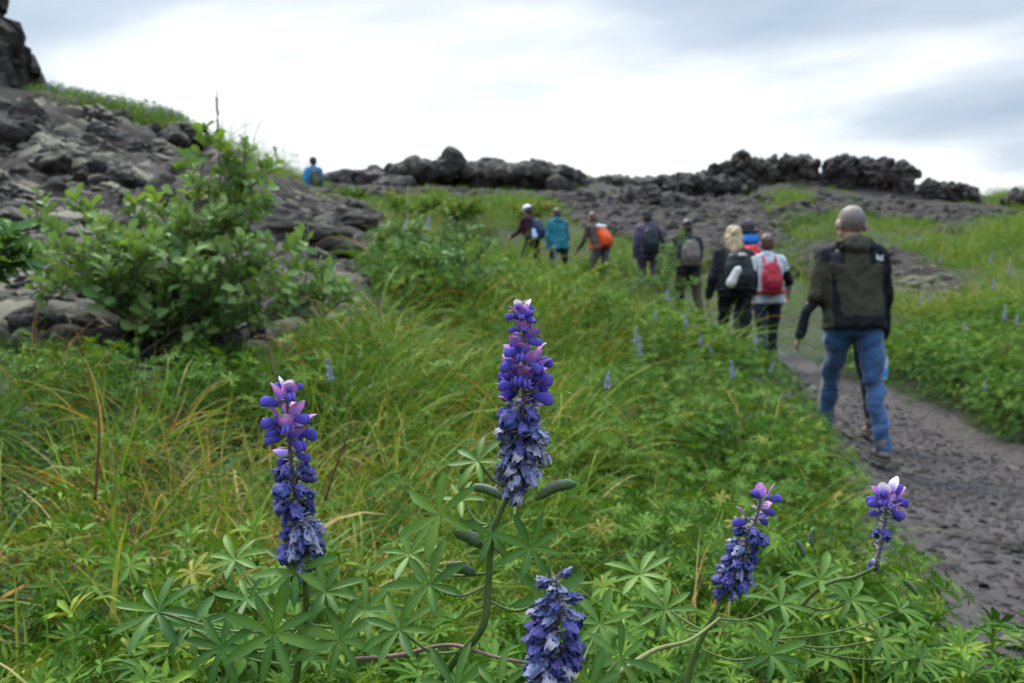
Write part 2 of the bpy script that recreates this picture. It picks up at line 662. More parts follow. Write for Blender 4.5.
def m_rock(name, moss=0.5, col=(0.030, 0.0245, 0.022), mosscol=(0.085, 0.077, 0.060)):
    m, n, l, b = new_mat(name)
    geo = n.new('ShaderNodeNewGeometry')
    oi = n.new('ShaderNodeObjectInfo')
    tcn = n.new('ShaderNodeTexCoord')
    off = n.new('ShaderNodeVectorMath')
    off.operation = 'ADD'
    l.new(tcn.outputs['Object'], off.inputs[0])
    l.new(oi.outputs['Location'], off.inputs[1])
    fine = noise(n, l, 9, 7, 0.7, off.outputs[0])
    pit = noise(n, l, 34, 4, 0.7, off.outputs[0])
    dk, lt = tuple(c * 0.45 for c in col), tuple(c * 1.9 for c in col)
    base = ramp(n, l, fine, [(0.28, dk), (0.5, col), (0.74, lt)])
    red = mixc(n, l, mth(n, l, 'MULTIPLY', oi.outputs['Random'], 0.45), base, (0.060, 0.036, 0.030))
    sepn = n.new('ShaderNodeSeparateXYZ')
    l.new(geo.outputs['Normal'], sepn.inputs[0])
    up = mth(n, l, 'MULTIPLY_ADD', sepn.outputs[2], 0.55, 0.1)
    k = mth(n, l, 'ADD', mth(n, l, 'MULTIPLY', up, 0.62), mth(n, l, 'MULTIPLY', fine, 0.75))
    k = mth(n, l, 'ADD', k, mth(n, l, 'MULTIPLY_ADD', oi.outputs['Random'], 0.30, -0.15))
    mossf = ramp(n, l, k, [(0.54, 0.0), (0.66, moss)])
    mc = mixc(n, l, pit, mosscol, tuple(c * 0.6 for c in mosscol))
    l.new(mixc(n, l, mossf, red, mc), b.inputs['Base Color'])
    b.inputs['Roughness'].default_value = 0.88
    b.inputs['Specular IOR Level'].default_value = 0.25
    bump(n, l, b, mth(n, l, 'ADD', fine, mth(n, l, 'MULTIPLY', pit, 0.5)), 0.9, 0.03)
    return m


M_GROUND, M_PATH = m_ground(), m_path()
M_ROCK = m_rock('lava_rock', .65)
M_ROCK_LICHEN = m_rock('lichen_covered_lava', 0.95, (0.034, 0.029, 0.027), (0.24, 0.21, 0.15))
M_ROCK_DARK = m_rock('black_lava', 0.35, (0.022, 0.0178, 0.0162), (0.075, 0.069, 0.058))

# ------------------------------------------------------------------ ground and path: one sheet, cut along the path's edge
def _axis(a, fine0, fine1, step, b, grow=1.09):
    mid = np.arange(fine0, fine1, step)
    lo, s, x = [], step, fine0
    while x > a:
        s *= grow
        x -= s
        lo.append(x)
    hi, s, x = [], step, fine1
    while x < b:
        hi.append(x)
        s *= grow
        x += s
    return np.r_[lo[::-1], mid, hi]


gx = _axis(-900, -3.2, 5.6, 0.07, 900, 1.05)
gy = _axis(-300, 1.0, 12.0, 0.08, 900, 1.03)
GX, GY = np.meshgrid(gx, gy)
GZ = height(GX, GY)
PDM = path_d(GX, GY)
GZ = GZ - 0.03 * np.clip(-PDM / 0.35, 0, 1)
BM = bare_mask(GX, GY, GZ)
GZ = GZ + BM * (0.16 * fbm(np.stack([GX * 1.3, GY * 1.3, GZ], -1), 4, 77, 0.6, True)) * np.clip((GY - 2.6) / 5, 0.1, 1.6)
gv = np.stack([GX, GY, GZ], -1).reshape(-1, 3)
ny, nx = GX.shape
idx = np.arange(ny * nx).reshape(ny, nx)
quads = np.stack([idx[:-1, :-1], idx[:-1, 1:], idx[1:, 1:], idx[1:, :-1]], -1).reshape(-1, 4)
qpath = (PDM.ravel()[quads] < 0).sum(1) >= 3
vegt = (~BM).ravel().astype(float)


def submesh(name, sel):
    q = quads[sel]
    u, inv = np.unique(q, return_inverse=True)
    return mesh(name, gv[u], inv.reshape(q.shape), True, {'tone': vegt[u]})


tag(link('ground', submesh('ground', ~qpath), M_GROUND), kind='structure')
tag(link('path', submesh('path', qpath), M_PATH), kind='structure')

# ------------------------------------------------------------------ lava rocks
def rock_mesh(name, seed, sub=4, rough=0.35, squash=(1, 1, 0.75), angular=1.0):
    v, f = ico(sub)
    v = v.copy()
    r = np.random.default_rng(seed)
    for _ in range(int(9 * angular)):                       # planar breaks
        d = r.normal(size=3)
        d /= np.linalg.norm(d)
        c = r.uniform(0.55, 0.9)
        s = v @ d
        v = v - np.where(s > c, s - c, 0)[:, None] * d * 0.9
    n = v / np.linalg.norm(v, axis=1)[:, None]
    big = fbm(v * 1.4 + seed * 3.1, 3, seed)
    rid = fbm(v * 3.2 + seed * 1.7, 4, seed + 50, 0.6, True)
    v = v * (1 + rough * big + rough * 0.45 * rid)[:, None] + n * 0.03 * vnoise(v * 11, seed)[:, None]
    v = v * np.array(squash)
    return mesh(name, v, f, sub >= 4)


ROCKS = [rock_mesh('lava_rock', 100 + k, 4 if k < 6 else 3, 0.34, (1, r1, r2)) for k, (r1, r2) in enumerate([(.8, .6), (1.1, .7), (.7, .75), (.9, .55), (1.2, .8), (.75, .9), (.9, .65), (1.1, .6), (.8, .8)])]
for k, me in enumerate(ROCKS):
    me.materials.append([M_ROCK, M_ROCK_LICHEN, M_ROCK, M_ROCK_LICHEN, M_ROCK_DARK, M_ROCK][k % 6])


def put_rock(p, size, label, group, k=None, sink=0.3, stretch=(1, 1, 1), tilt=0.5):
    me = ROCKS[random.randrange(len(ROCKS)) if k is None else k]
    o = bpy.data.objects.new('lava_rock', me)
    COL.objects.link(o)
    o.scale = (size * stretch[0], size * stretch[1], size * stretch[2])
    o.rotation_euler = (random.uniform(-tilt, tilt), random.uniform(-tilt, tilt), random.uniform(0, 6.28))
    o.location = (p[0], p[1], p[2] + size * stretch[2] * (0.6 - sink))
    tag(o, label, 'rock', group)
    return o


# the rubble slope on the left: every larger boulder is a thing
taken = []
tries = 0
while len(taken) < 178 and tries < 9000:
    tries += 1
    px, py = random.uniform(-30, 395), random.uniform(90, 345)
    if not inpoly(np.array([px]), np.array([py]), R_LEFT)[0]:
        continue
    if px > 230 and random.random() < 0.55:
        continue
    if 150 < px < 300 and 250 < py < 310 and random.random() < 0.7:
        continue
    q = hit(px, py + 8)[0]
    if q[1] > 17 or q[1] < 3.2:
        continue
    size = random.choice((0.09, 0.11, 0.13, 0.16, 0.21)) * random.uniform(0.8, 1.25)
    if px < 60:
        size *= 1.1
    if any((q[0] - t[0]) ** 2 + (q[1] - t[1]) ** 2 < ((size + t[2]) * 0.62) ** 2 for t in taken):
        continue
    taken.append((q[0], q[1], size))
    if px < 215:
        put_rock(q, size, 'grey lichen-crusted lava boulder on the rubble slope behind the willow bush', 'boulders on the rubble slope behind the bush', k=random.choice((1, 3, 7, 1, 3, 7, 0, 2, 5, 4)), sink=0.42)
    else:
        put_rock(q, size, 'dark lava boulder on the low outcrop below the hiker in bright blue', 'boulders on the low outcrop', k=random.choice((0, 2, 4, 5)), sink=0.4)

# the outcrop's larger slabs
for px, py, sz, st in [(262, 200, .34, (1.5, .9, .5)), (300, 215, .30, (1.7, 1, .5)), (345, 222, .34, (1.3, 1, .6)), (275, 232, .36, (1.4, 1, .75)), (318, 246, .30, (1.3, 1, .8)), (365, 255, .24, (1.3, 1, .6)), (188, 138, .30, (1.2, 1, 1.0))]:
    q = hit(px, py + 12)[0]
    lab = 'brown lava block at the top corner of the rubble slope' if px == 188 else 'flat lava slab on the outcrop beside the willow bush'
    put_rock(q, sz, lab, None if px == 188 else 'flat slabs on the outcrop', k=random.choice((0, 2, 5)), sink=0.2, stretch=st, tilt=0.15)


def crag(name, label, group, base, prof, depth, seed, mat=None, cell=0.09):
    """a lava crag grown from lumps along its length: prof = [(x, width, height)] in metres, voxel-fused, then broken up"""
    r = np.random.default_rng(seed)
    mb = MB()
    iv, jf = ico(2)
    for x, w, h in prof:
        k = max(2, int(h / (w * 0.55)))
        for i in range(k):
            t = (i + 0.3) / k
            ww = w * (0.62 - 0.16 * t) * r.uniform(0.85, 1.25)
            c = np.array((x + r.normal() * w * 0.12, r.normal() * depth * 0.16, h * t - 0.1))
            v = iv * np.array((ww, depth * r.uniform(.4, .65) * (1 - .3 * t), h / k * 0.85))
            v = v * (1 + 0.35 * fbm(iv * 1.5 + r.uniform(0, 50), 2, seed))[:, None]
            mb.add(v + c, jf)
        i1, j1 = ico(1)
        for _ in range(7):                                       # broken blocks standing out of the mass
            ww = min(w * r.uniform(.16, .36), h * .26)
            v = i1.copy()
            for _k in range(5):
                dd = r.normal(size=3)
                dd /= np.linalg.norm(dd)
                cc = r.uniform(.35, .75)
                q = v @ dd
                v = v - np.where(q > cc, q - cc, 0)[:, None] * dd
            v = v * np.array((ww, ww, ww * r.uniform(.8, 1.9)))
            mb.add(v + np.array((x + r.normal() * w * .45, r.normal() * depth * .3 - depth * .1, h * r.uniform(.45, .86) - ww * .6)), j1)
    o = link(name, mb.mesh(name), mat or M_ROCK_DARK)
    md = o.modifiers.new('r', 'REMESH')
    md.mode = 'VOXEL'
    md.voxel_size = cell
    me = bake(o)
    v = np.empty(len(me.vertices) * 3, np.float32)
    me.vertices.foreach_get('co', v)
    v = v.reshape(-1, 3).astype(float)
    nn = np.empty(len(me.vertices) * 3, np.float32)
    me.vertex_normals.foreach_get('vector', nn)
    nn = nn.reshape(-1, 3)
    sc_ = 1.0 / max(0.3, depth)
    dsp = 0.26 * fbm(v * np.array((2.4, 2.4, 1.5)) * sc_ + seed, 4, seed, 0.62, True) + 0.13 * fbm(v * 6 * sc_ + seed, 3, seed + 9, 0.6, True)
    v = v + nn * (dsp * min(depth, 1.1))[:, None]
    me.vertices.foreach_set('co', v.astype(np.float32).ravel())
    me.update()
    o.location = base
    tag(o, label, 'rock', group)
    return o


def bake(o):
    dg = bpy.context.evaluated_depsgraph_get()
    dg.update()
    me = bpy.data.meshes.new_from_object(o.evaluated_get(dg))
    o.modifiers.clear()
    old = o.data
    o.data = me
    bpy.data.meshes.remove(old)
    return me


def ridge(label, group, pts, d, depth, seed, mat=None, cell=0.12, base_px=None):
    """crag from picture widths at a real distance: pts = (px centre, width px, top py); base_px = picture height of its foot"""
    x0 = np.mean([p[0] for p in pts])
    b = P(x0, base_px, d)
    s = d / FPX
    crag('lava_crag', label, group, b, [((p[0] - x0) * s, p[1] * s, (base_px - p[2]) * s) for p in pts], depth, seed, mat, cell)


ridge('broad low lava crag on the ridge above the green gully', None, [(345, 34, 176), (375, 40, 176), (400, 36, 166), (425, 40, 162), (455, 42, 160), (485, 42, 164), (500, 30, 172)], 44, 2.6, 11, M_ROCK, 0.11, 194)
ridge('smooth domed lava block at the end of the broad crag', None, [(505, 36, 171), (530, 48, 165), (550, 36, 168), (562, 20, 176)], 43, 2.4, 12, M_ROCK, 0.11, 192)
ridge('low crumbled lava bank along the ridge between both crags', None, [(580, 30, 180), (610, 34, 178), (640, 30, 181), (672, 34, 178), (700, 30, 176)], 45, 1.6, 13, M_ROCK, 0.1, 190)
ridge('slender lava pinnacle standing highest on the right ridge', None, [(741, 12, 152), (745, 9, 164)], 45, 0.8, 14, M_ROCK_DARK, 0.06, 184)
ridge('small lava knob left of the highest pinnacle', None, [(712, 10, 165), (728, 10, 163)], 45, 0.8, 15, M_ROCK_DARK, 0.06, 182)
ridge('wide double-topped lava stack right of the highest pinnacle', None, [(762, 14, 161), (779, 17, 157), (772, 22, 166)], 45, 1.0, 16, M_ROCK, 0.06, 186)
ridge('blunt lava stack at the middle of the right ridge', None, [(808, 14, 157), (803, 17, 164)], 45, 1.0, 17, M_ROCK, 0.06, 186)
ridge('black square-topped lava stack above the walking man', None, [(832, 14, 161), (848, 14, 159)], 44, 1.0, 18, M_ROCK_DARK, 0.06, 186)
ridge('black jagged lava stack right of the square-topped one', None, [(868, 14, 161), (884, 13, 159)], 44, 1.0, 19, M_ROCK_DARK, 0.06, 188)
ridge('leaning lava stack at the right end of the tall row', None, [(904, 12, 164), (898, 16, 172)], 44, 0.9, 20, M_ROCK_DARK, 0.06, 190)
ridge('low dark lava lump in the dip of the skyline', None, [(932, 14, 182), (942, 12, 184)], 43, 0.8, 21, M_ROCK, 0.06, 196)
ridge('flat lava lump past the dip of the skyline', None, [(956, 16, 185), (968, 10, 188)], 43, 0.8, 22, M_ROCK_DARK, 0.06, 198)
ridge('lava knob on the green shoulder at the far right', None, [(1019, 12, 190), (1022, 16, 194)], 42, 0.8, 23, M_ROCK_DARK, 0.06, 204)
ridge('long lava footing below the row of stacks', None, [(700, 29, 182), (730, 32, 179), (770, 33, 179), (810, 33, 179), (850, 33, 181), (890, 32, 184), (920, 22, 190), (955, 24, 196)], 45.5, 1.6, 24, M_ROCK, 0.1, 204)
ridge('tall dark lava cliff rising over the rubble slope', None, [(-76, 46, -40), (-52, 40, -22), (-32, 26, -4), (-20, 22, 26), (-12, 18, 44), (-4, 15, 64)], 12.5, 1.3, 25, M_ROCK_DARK, 0.045, 96)
ridge('overhanging lava block above the hikers near the gully', None, [(615, 30, 205), (640, 44, 196), (665, 40, 198), (650, 30, 192)], 36, 1.3, 26, M_ROCK_DARK, 0.08, 224)
ridge('rounded lava hump on the bare slope over the blond hiker', None, [(700, 34, 178), (720, 34, 180)], 40, 1.0, 27, M_ROCK_DARK, 0.08, 196)

# scree boulders on the far slopes
cnt = 0
while cnt < 70:
    px, py = random.uniform(575, 1000), random.uniform(180, 262)
    if not inpoly(np.array([px]), np.array([py]), R_SCREE)[0] or inpoly(np.array([px]), np.array([py]), G_PATCH)[0]:
        continue
    q = hit(px, py)[0]
    if q[1] > 46:
        continue
    put_rock(q, random.uniform(0.14, 0.36), 'dark boulder scattered on the bare scree slope below the right ridge', 'boulders on the scree slope', k=random.choice((0, 2, 4, 4)), sink=0.4)
    cnt += 1

# stones on the path
for i in range(60):
    y = 3.0 + 9.5 * random.random() ** 1.6
    t = np.interp(y, [p[1] for p in PATH], [p[0] for p in PATH])
    w = np.interp(y, [p[1] for p in PATH], [p[2] for p in PATH])
    x = t + random.uniform(-1, 1) * w * 0.95
    z = float(height(np.array([x]), np.array([y]))[0]) - 0.03
    s = random.choice((0.018, 0.024, 0.032, 0.045)) * random.uniform(.8, 1.3)
    o = put_rock((x, y, z), s, 'small grey stone lying loose on the trodden path', 'loose stones on the path', k=random.choice((6, 7, 8, 0, 3)), sink=0.25, stretch=(1, 1, .7))
    o.name = 'stone'
    o['category'] = 'stone'

# ------------------------------------------------------------------ plants: leaves and blades
G = {
    'lupin': [(0.0, (0.013, 0.035, 0.006)), (0.35, (0.036, 0.084, 0.010)), (0.65, (0.076, 0.140, 0.016)), (0.9, (0.140, 0.190, 0.022)), (1.0, (0.21, 0.18, 0.035))],
    'grass': [(0.0, (0.026, 0.060, 0.009)), (0.30, (0.072, 0.124, 0.014)), (0.55, (0.125, 0.176, 0.022)), (0.74, (0.185, 0.195, 0.040)), (0.84, (0.34, 0.265, 0.105)), (0.93, (0.36, 0.19, 0.035)), (1.0, (0.15, 0.06, 0.03))],
    'willow': [(0.0, (0.016, 0.044, 0.014)), (0.4, (0.038, 0.088, 0.028)), (0.75, (0.080, 0.145, 0.042)), (1.0, (0.16, 0.22, 0.07))],
    'hero': [(0.0, (0.013, 0.042, 0.008)), (0.35, (0.036, 0.092, 0.012)), (0.65, (0.082, 0.148, 0.018)), (1.0, (0.17, 0.20, 0.032))],
    'fern': [(0.0, (0.022, 0.055, 0.018)), (0.5, (0.058, 0.115, 0.034)), (1.0, (0.13, 0.19, 0.06))],
}
M_LUPIN = m_leaf('lupin_leaf', G['lupin'])
M_GRASS = m_leaf('grass_blade', G['grass'], 0.6, 0.22, 0.08, 0.0)
M_WILLOW = m_leaf('willow_leaf', G['willow'], 0.6, 0.25, .08)
M_HERO = m_leaf('lupin_leaf_near', G['hero'], 0.5, 0.22, 0.14)
M_FERN = m_leaf('fern_leaf', G['fern'])
M_STEM = m_col('plant_stem', 0.6)
M_PETAL = m_col('lupin_petal', 0.65, 0.25, 500)


def leaflet(L, wr, segs=3, cup=0.10, bend=0.25):
    """one folded, slightly arched leaflet along +X; returns verts, tris/quads"""
    ts = np.linspace(0, 1, segs + 1)
    prof = np.interp(ts, [0, .12, .45, .7, .88, 1], [.08, .4, .9, 1, .62, 0.0])
    v, f3, f4 = [], [], []
    for t, w in zip(ts, prof):
        x = L * t
        z = -bend * L * t * t
        hw = wr * L * 0.5 * w
        v += [(x, -hw, z + cup * L * w * .5), (x, 0, z), (x, hw, z + cup * L * w * .5)]
    v = v[:-3] + [(L, 0, -bend * L)]
    for k in range(segs):
        a = 3 * k
        if k < segs - 1:
            f4 += [(a + 3, a + 4, a + 1, a), (a + 4, a + 5, a + 2, a + 1)]
        else:
            f3 += [(a + 3, a + 1, a), (a + 3, a + 2, a + 1)]
    return np.array(v), [np.array(f3), np.array(f4) if f4 else np.zeros((0, 4), int)]


def palmate(mb, c, nrm, size, n=8, wr=0.24, segs=3, tone=0.5, spread=0.5, rng=None, closed=0.35, bend=0.25):
    """a palmate lupin leaf: n leaflets round the point c, facing nrm"""
    rng = rng or RNG
    nrm, u, w = frame(nrm, (0.3, 0.1, 0.95))
    a0 = rng.uniform(0, 6.28)
    for k in range(n):
        a = a0 + 2 * math.pi * (k + rng.uniform(-.12, .12)) / n
        L = size * rng.uniform(0.75, 1.1)
        e = closed + rng.uniform(-.12, .16)
        dx = math.cos(e) * (math.cos(a) * u + math.sin(a) * w) + math.sin(e) * nrm
        dy = math.sin(a) * u - math.cos(a) * w
        dz = np.cross(dx, dy)
        v, f = leaflet(L, wr * rng.uniform(.85, 1.15), segs, rng.uniform(.05, .2), bend + rng.uniform(-.15, .2))
        tv = np.full(len(v), tone + rng.normal() * 0.08)
        tv[1::3] += .16                                        # paler midrib
        tv += np.interp(v[:, 0], [0, L], [.08, -.06])
        mb.add(c + v @ np.stack([dx, dy, dz]), f, np.clip(tv, 0, 1))


def blades(mb, base, n, L, lean, w, curv, k=5, rng=None, tone=None, az=None, spread=0.0):
    """n arching grass blades from base"""
    rng = rng or RNG
    az = rng.uniform(0, 2 * math.pi, n) if az is None else az
    L = L * rng.uniform(0.55, 1.15, n)
    th = lean * rng.uniform(0.1, 1.0, n)
    cu = curv * rng.uniform(0.3, 1.3, n)
    s = np.linspace(0, 1, k + 1)
    ang = th[:, None] + cu[:, None] * s[None] ** 1.6
    dr, dz = np.sin(ang), np.cos(ang)
    r = np.concatenate([np.zeros((n, 1)), np.cumsum((dr[:, 1:] + dr[:, :-1]) / 2 / k, 1)], 1) * L[:, None]
    z = np.concatenate([np.zeros((n, 1)), np.cumsum((dz[:, 1:] + dz[:, :-1]) / 2 / k, 1)], 1) * L[:, None]
    sway = rng.normal(0, 0.12, n)[:, None] * (s[None] ** 2) * L[:, None]
    ca, sa = np.cos(az)[:, None], np.sin(az)[:, None]
    b = np.asarray(base, float)
    b = np.broadcast_to(b, (n, 3)) + np.stack([rng.normal(0, spread, n), rng.normal(0, spread, n), np.zeros(n)], -1)
    cx = b[:, :1] + r * ca - sway * sa
    cy = b[:, 1:2] + r * sa + sway * ca
    cz = b[:, 2:3] + z
    wid = w * rng.uniform(0.6, 1.3, n)[:, None] * np.interp(s, [0, .2, .6, .9, 1], [.6, 1, .9, .4, .05])[None] * 0.5
    tw = rng.normal(0, 0.7, n)[:, None] + s[None] * rng.normal(0, 0.9, n)[:, None]
    ox, oy, oz = -sa * np.cos(tw), ca * np.cos(tw), np.sin(tw)
    v = np.stack([np.stack([cx - ox * wid, cy - oy * wid, cz - oz * wid], -1), np.stack([cx + ox * wid, cy + oy * wid, cz + oz * wid], -1)], 2)  # n,k+1,2,3
    m = (k + 1) * 2
    q = np.array([(2 * i, 2 * i + 1, 2 * i + 3, 2 * i + 2) for i in range(k)])
    f = (np.arange(n)[:, None, None] * m + q[None]).reshape(-1, 4)
    if tone is None:
        tone = np.clip(rng.normal(0.4, 0.14, n) + (rng.random(n) < 0.10) * 0.45, 0, 1)
    tn = np.repeat(np.broadcast_to(tone, (n,)), m)
    mb.add(v.reshape(-1, 3), f, tn)


def lupin_clump(seed, leaves, size, R, H, segs, n=8, wr=0.24, stems=True):
    rng = np.random.default_rng(seed)
    mb = MB()
    for i in range(leaves):
        a = rng.uniform(0, 6.28)
        rr = R * math.sqrt(rng.random())
        h = H * (0.35 + 0.65 * rng.random() ** 0.6) * (1 - 0.45 * (rr / R) ** 2)
        c = np.array((rr * math.cos(a), rr * math.sin(a), h))
        nr = np.array((math.cos(a) * rr / R * .9 + rng.normal() * .3, math.sin(a) * rr / R * .9 + rng.normal() * .3, 0.75))
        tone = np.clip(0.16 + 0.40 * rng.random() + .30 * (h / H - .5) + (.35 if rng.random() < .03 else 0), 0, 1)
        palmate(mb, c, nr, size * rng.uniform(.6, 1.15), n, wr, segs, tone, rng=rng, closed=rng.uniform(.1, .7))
        if stems:
            b = np.array((c[0] * .35, c[1] * .35, max(0, h - size * 2.4)))
            dirn, u, w = frame(c - b)
            v = np.array([b - u * .0016, b + u * .0016, c + u * .001, c - u * .001])
            mb.add(v, np.array([(0, 1, 2, 3)]), 0.72)
    return mb.mesh('lupin_clump')


def grass_tuft(seed, n, L, lean, w, curv, k=5, dry=0.1, spread=0.03, mean=.42):
    rng = np.random.default_rng(seed)
    mb = MB()
    tone = np.clip(rng.normal(mean, 0.14, n) + (rng.random(n) < dry) * rng.uniform(.3, .5, n), 0, 1)
    blades(mb, (0, 0, 0), n, L, lean, w, curv, k, rng, tone, None, spread)
    return mb.mesh('grass_tuft')


def fern_clump(seed, n=16, L=0.34):
    """feathery yarrow- and vetch-like fronds: a rib with paired narrow leaflets"""
    rng = np.random.default_rng(seed)
    mb = MB()
    for i in range(n):
        a, lean, cu = rng.uniform(0, 6.28), rng.uniform(.1, .9), rng.uniform(.3, 1.2)
        s = np.linspace(0, 1, 15)
        ang = lean + cu * s ** 1.5
        Ls = L * rng.uniform(.6, 1.1)
        r = np.cumsum(np.sin(ang)) / 15 * Ls
        z = np.cumsum(np.cos(ang)) / 15 * Ls
        pts = np.stack([r * math.cos(a), r * math.sin(a), z], -1) + np.array((rng.normal() * .05, rng.normal() * .05, 0))
        tone = np.clip(rng.normal(.45, .15), 0, 1)
        for j in range(4, 15):
            t = s[j]
            d, u, w = frame(pts[j] - pts[j - 1])
            for sg in (-1, 1):
                ll = 0.055 * (1.25 - t) * rng.uniform(.8, 1.2)
                dx = (sg * u * .85 + d * .5 + w * rng.normal() * .2)
                dx /= np.linalg.norm(dx)
                p1 = pts[j] + dx * ll
                m = pts[j] + dx * ll * .5
                v = np.array([pts[j], m + d * ll * .14, p1, m - d * ll * .14])
                mb.add(v, np.array([(0, 1, 2, 3)]), tone)
    return mb.mesh('fern_clump')


def protos(name, meshes, mat):
    """prototypes for one kind of ground cover, kept out of the scene's own collection"""
    c = bpy.data.collections.new(name)
    for me in meshes:
        me.materials.clear()
        me.materials.append(mat)
        c.objects.link(bpy.data.objects.new(name, me))
    return c


def scatter(name, coll, pts, scl, rotz, tilt, idxs):
    me = bpy.data.meshes.new(name)
    n = len(pts)
    me.vertices.add(n)
    me.vertices.foreach_set('co', np.asarray(pts, np.float32).ravel())
    a = me.attributes.new('rot', 'FLOAT_VECTOR', 'POINT')
    a.data.foreach_set('vector', np.stack([tilt[:, 0], tilt[:, 1], rotz], -1).astype(np.float32).ravel())
    a = me.attributes.new('scl', 'FLOAT', 'POINT')
    a.data.foreach_set('value', scl.astype(np.float32))
    a = me.attributes.new('pick', 'INT', 'POINT')
    a.data.foreach_set('value', idxs.astype(np.int32))
    o = link(name, me)
    ng = bpy.data.node_groups.new(name, 'GeometryNodeTree')
    ng.interface.new_socket('Geometry', in_out='INPUT', socket_type='NodeSocketGeometry')
    ng.interface.new_socket('Geometry', in_out='OUTPUT', socket_type='NodeSocketGeometry')
    N, L = ng.nodes, ng.links
    gi, go = N.new('NodeGroupInput'), N.new('NodeGroupOutput')
    ip = N.new('GeometryNodeInstanceOnPoints')
    ci = N.new('GeometryNodeCollectionInfo')
    ci.inputs['Collection'].default_value = coll
    ci.inputs['Separate Children'].default_value = True
    ci.inputs['Reset Children'].default_value = True
    ip.inputs['Pick Instance'].default_value = True

    def na(nm, typ):
        q = N.new('GeometryNodeInputNamedAttribute')
        q.data_type = typ
        q.inputs['Name'].default_value = nm
        return q.outputs['Attribute']
    L.new(gi.outputs[0], ip.inputs['Points'])
    L.new(ci.outputs[0], ip.inputs['Instance'])
    L.new(na('pick', 'INT'), ip.inputs['Instance Index'])
    e2r = N.new('FunctionNodeEulerToRotation')
    L.new(na('rot', 'FLOAT_VECTOR'), e2r.inputs[0])
    L.new(e2r.outputs[0], ip.inputs['Rotation'])
    L.new(na('scl', 'FLOAT'), ip.inputs['Scale'])
    L.new(ip.outputs[0], go.inputs[0])
    md = o.modifiers.new('scatter', 'NODES')
    md.node_group = ng
    tag(o, kind='stuff')
    return o


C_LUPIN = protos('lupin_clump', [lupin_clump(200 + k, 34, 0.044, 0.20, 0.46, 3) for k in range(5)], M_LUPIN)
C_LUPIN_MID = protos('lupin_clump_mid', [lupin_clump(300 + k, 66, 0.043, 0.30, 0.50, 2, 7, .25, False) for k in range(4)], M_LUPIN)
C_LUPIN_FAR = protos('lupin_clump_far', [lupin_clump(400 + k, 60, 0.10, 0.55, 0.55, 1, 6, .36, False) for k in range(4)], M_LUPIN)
C_GRASS = protos('grass_tuft', [grass_tuft(500 + k, 44, 0.62, 0.5, 0.0068, 2.1, 7, (0.05, 0.08, .14, .06, .2)[k], .045, (.34, .40, .44, .30, .44)[k]) for k in range(5)], M_GRASS)
C_STRAW = protos('straw_tuft', [grass_tuft(560 + k, 36, 0.60, 0.6, 0.0060, 1.8, 7, .65, .06, .58) for k in range(3)], M_GRASS)
C_GRASS_FAR = protos('grass_tuft_far', [grass_tuft(600 + k, 60, 0.60, 0.7, 0.010, 1.4, 3, .14, .16, .45) for k in range(4)], M_GRASS)
C_FERN = protos('fern_clump', [fern_clump(700 + k) for k in range(4)], M_FERN)

# picture-space outlines of where each kind grows (looked up through each point's own place on the ground)
Z_GRASS = [(330, 300), (480, 275), (620, 285), (640, 330), (590, 370), (580, 430), (560, 480), (440, 530), (350, 560), (250, 530), (300, 420)]
Z_STRAW = [(40, 380), (190, 365), (270, 420), (330, 500), (300, 640), (120, 700), (0, 700), (0, 470)]
Z_FERN = [(-200, 320), (160, 335), (250, 350), (230, 400), (120, 400), (60, 470), (130, 560), (60, 620), (-200, 640)]

cand, kinds = [], []


def sample(y0, y1, n, x0f, x1f):
    y = np.sqrt(RNG.uniform(y0 * y0, y1 * y1, n))
    x = RNG.uniform(x0f, x1f, n) * y
    return x, y


def cover(y0, y1, per_m2, x0f=-0.72, x1f=0.72, extra=0.5):
    area = (x1f - x0f) * (y1 * y1 - y0 * y0) / 2
    x, y = sample(y0, y1, int(area * per_m2), x0f, x1f)
    z = height(x, y)
    bm = bare_mask(x, y, z)
    pd = path_d(x, y)
    keep = ~bm & (pd > 0.03 + 0.10 * (n2(x, y, 0.8, 2, 61)))
    return x[keep], y[keep], z[keep], pd[keep]


def emit(name, coll, nproto, x, y, z, s0, s1, tilt=0.18):
    n = len(x)
    if not n:
        return None
    return scatter(name, coll, np.stack([x, y, z - 0.02], -1), RNG.uniform(s0, s1, n), RNG.uniform(0, 6.28, n), RNG.normal(0, tilt, (n, 2)), RNG.integers(0, nproto, n))


def zones(x, y, z):
    px, py = to_pix(np.stack([x, y, z + 0.38], -1))
    j = 26 * n2(x, y, 1.1, 3, 91)
    g = inpoly(px + j, py + j * .6, Z_GRASS)
    s = inpoly(px + j, py - j * .6, Z_STRAW)
    f = inpoly(px - j, py + j * .5, Z_FERN)
    r = n2(x, y, 0.9, 3, 123)
    return g, s, f, r


LOW = 0.72          # the plants right by the camera are kept below it


def near_scale(y):
    return np.clip(0.52 + 0.19 * (y - 0.3), 0.5, 1.0)


def top_limit(px):
    """picture height above which no plant of the meadow reaches at the left, where the open rubble shows behind it"""
    return np.interp(px, [-300, 0, 120, 250, 300, 340, 380, 430], [318, 322, 328, 332, 320, 300, 262, 0])


def fit(x, y, z, s, tall=.47):
    """shorter growth at the foot of the rubble slope; returns the scale and which plants stay"""
    px, py = to_pix(np.stack([x, y, z], -1))
    zl = EYE[2] - (top_limit(px) - HORIZON) / FPX * y
    m = np.where(px < 425, (zl - z) / tall, 9)
    return np.minimum(s, np.maximum(m, .16)), m > .10


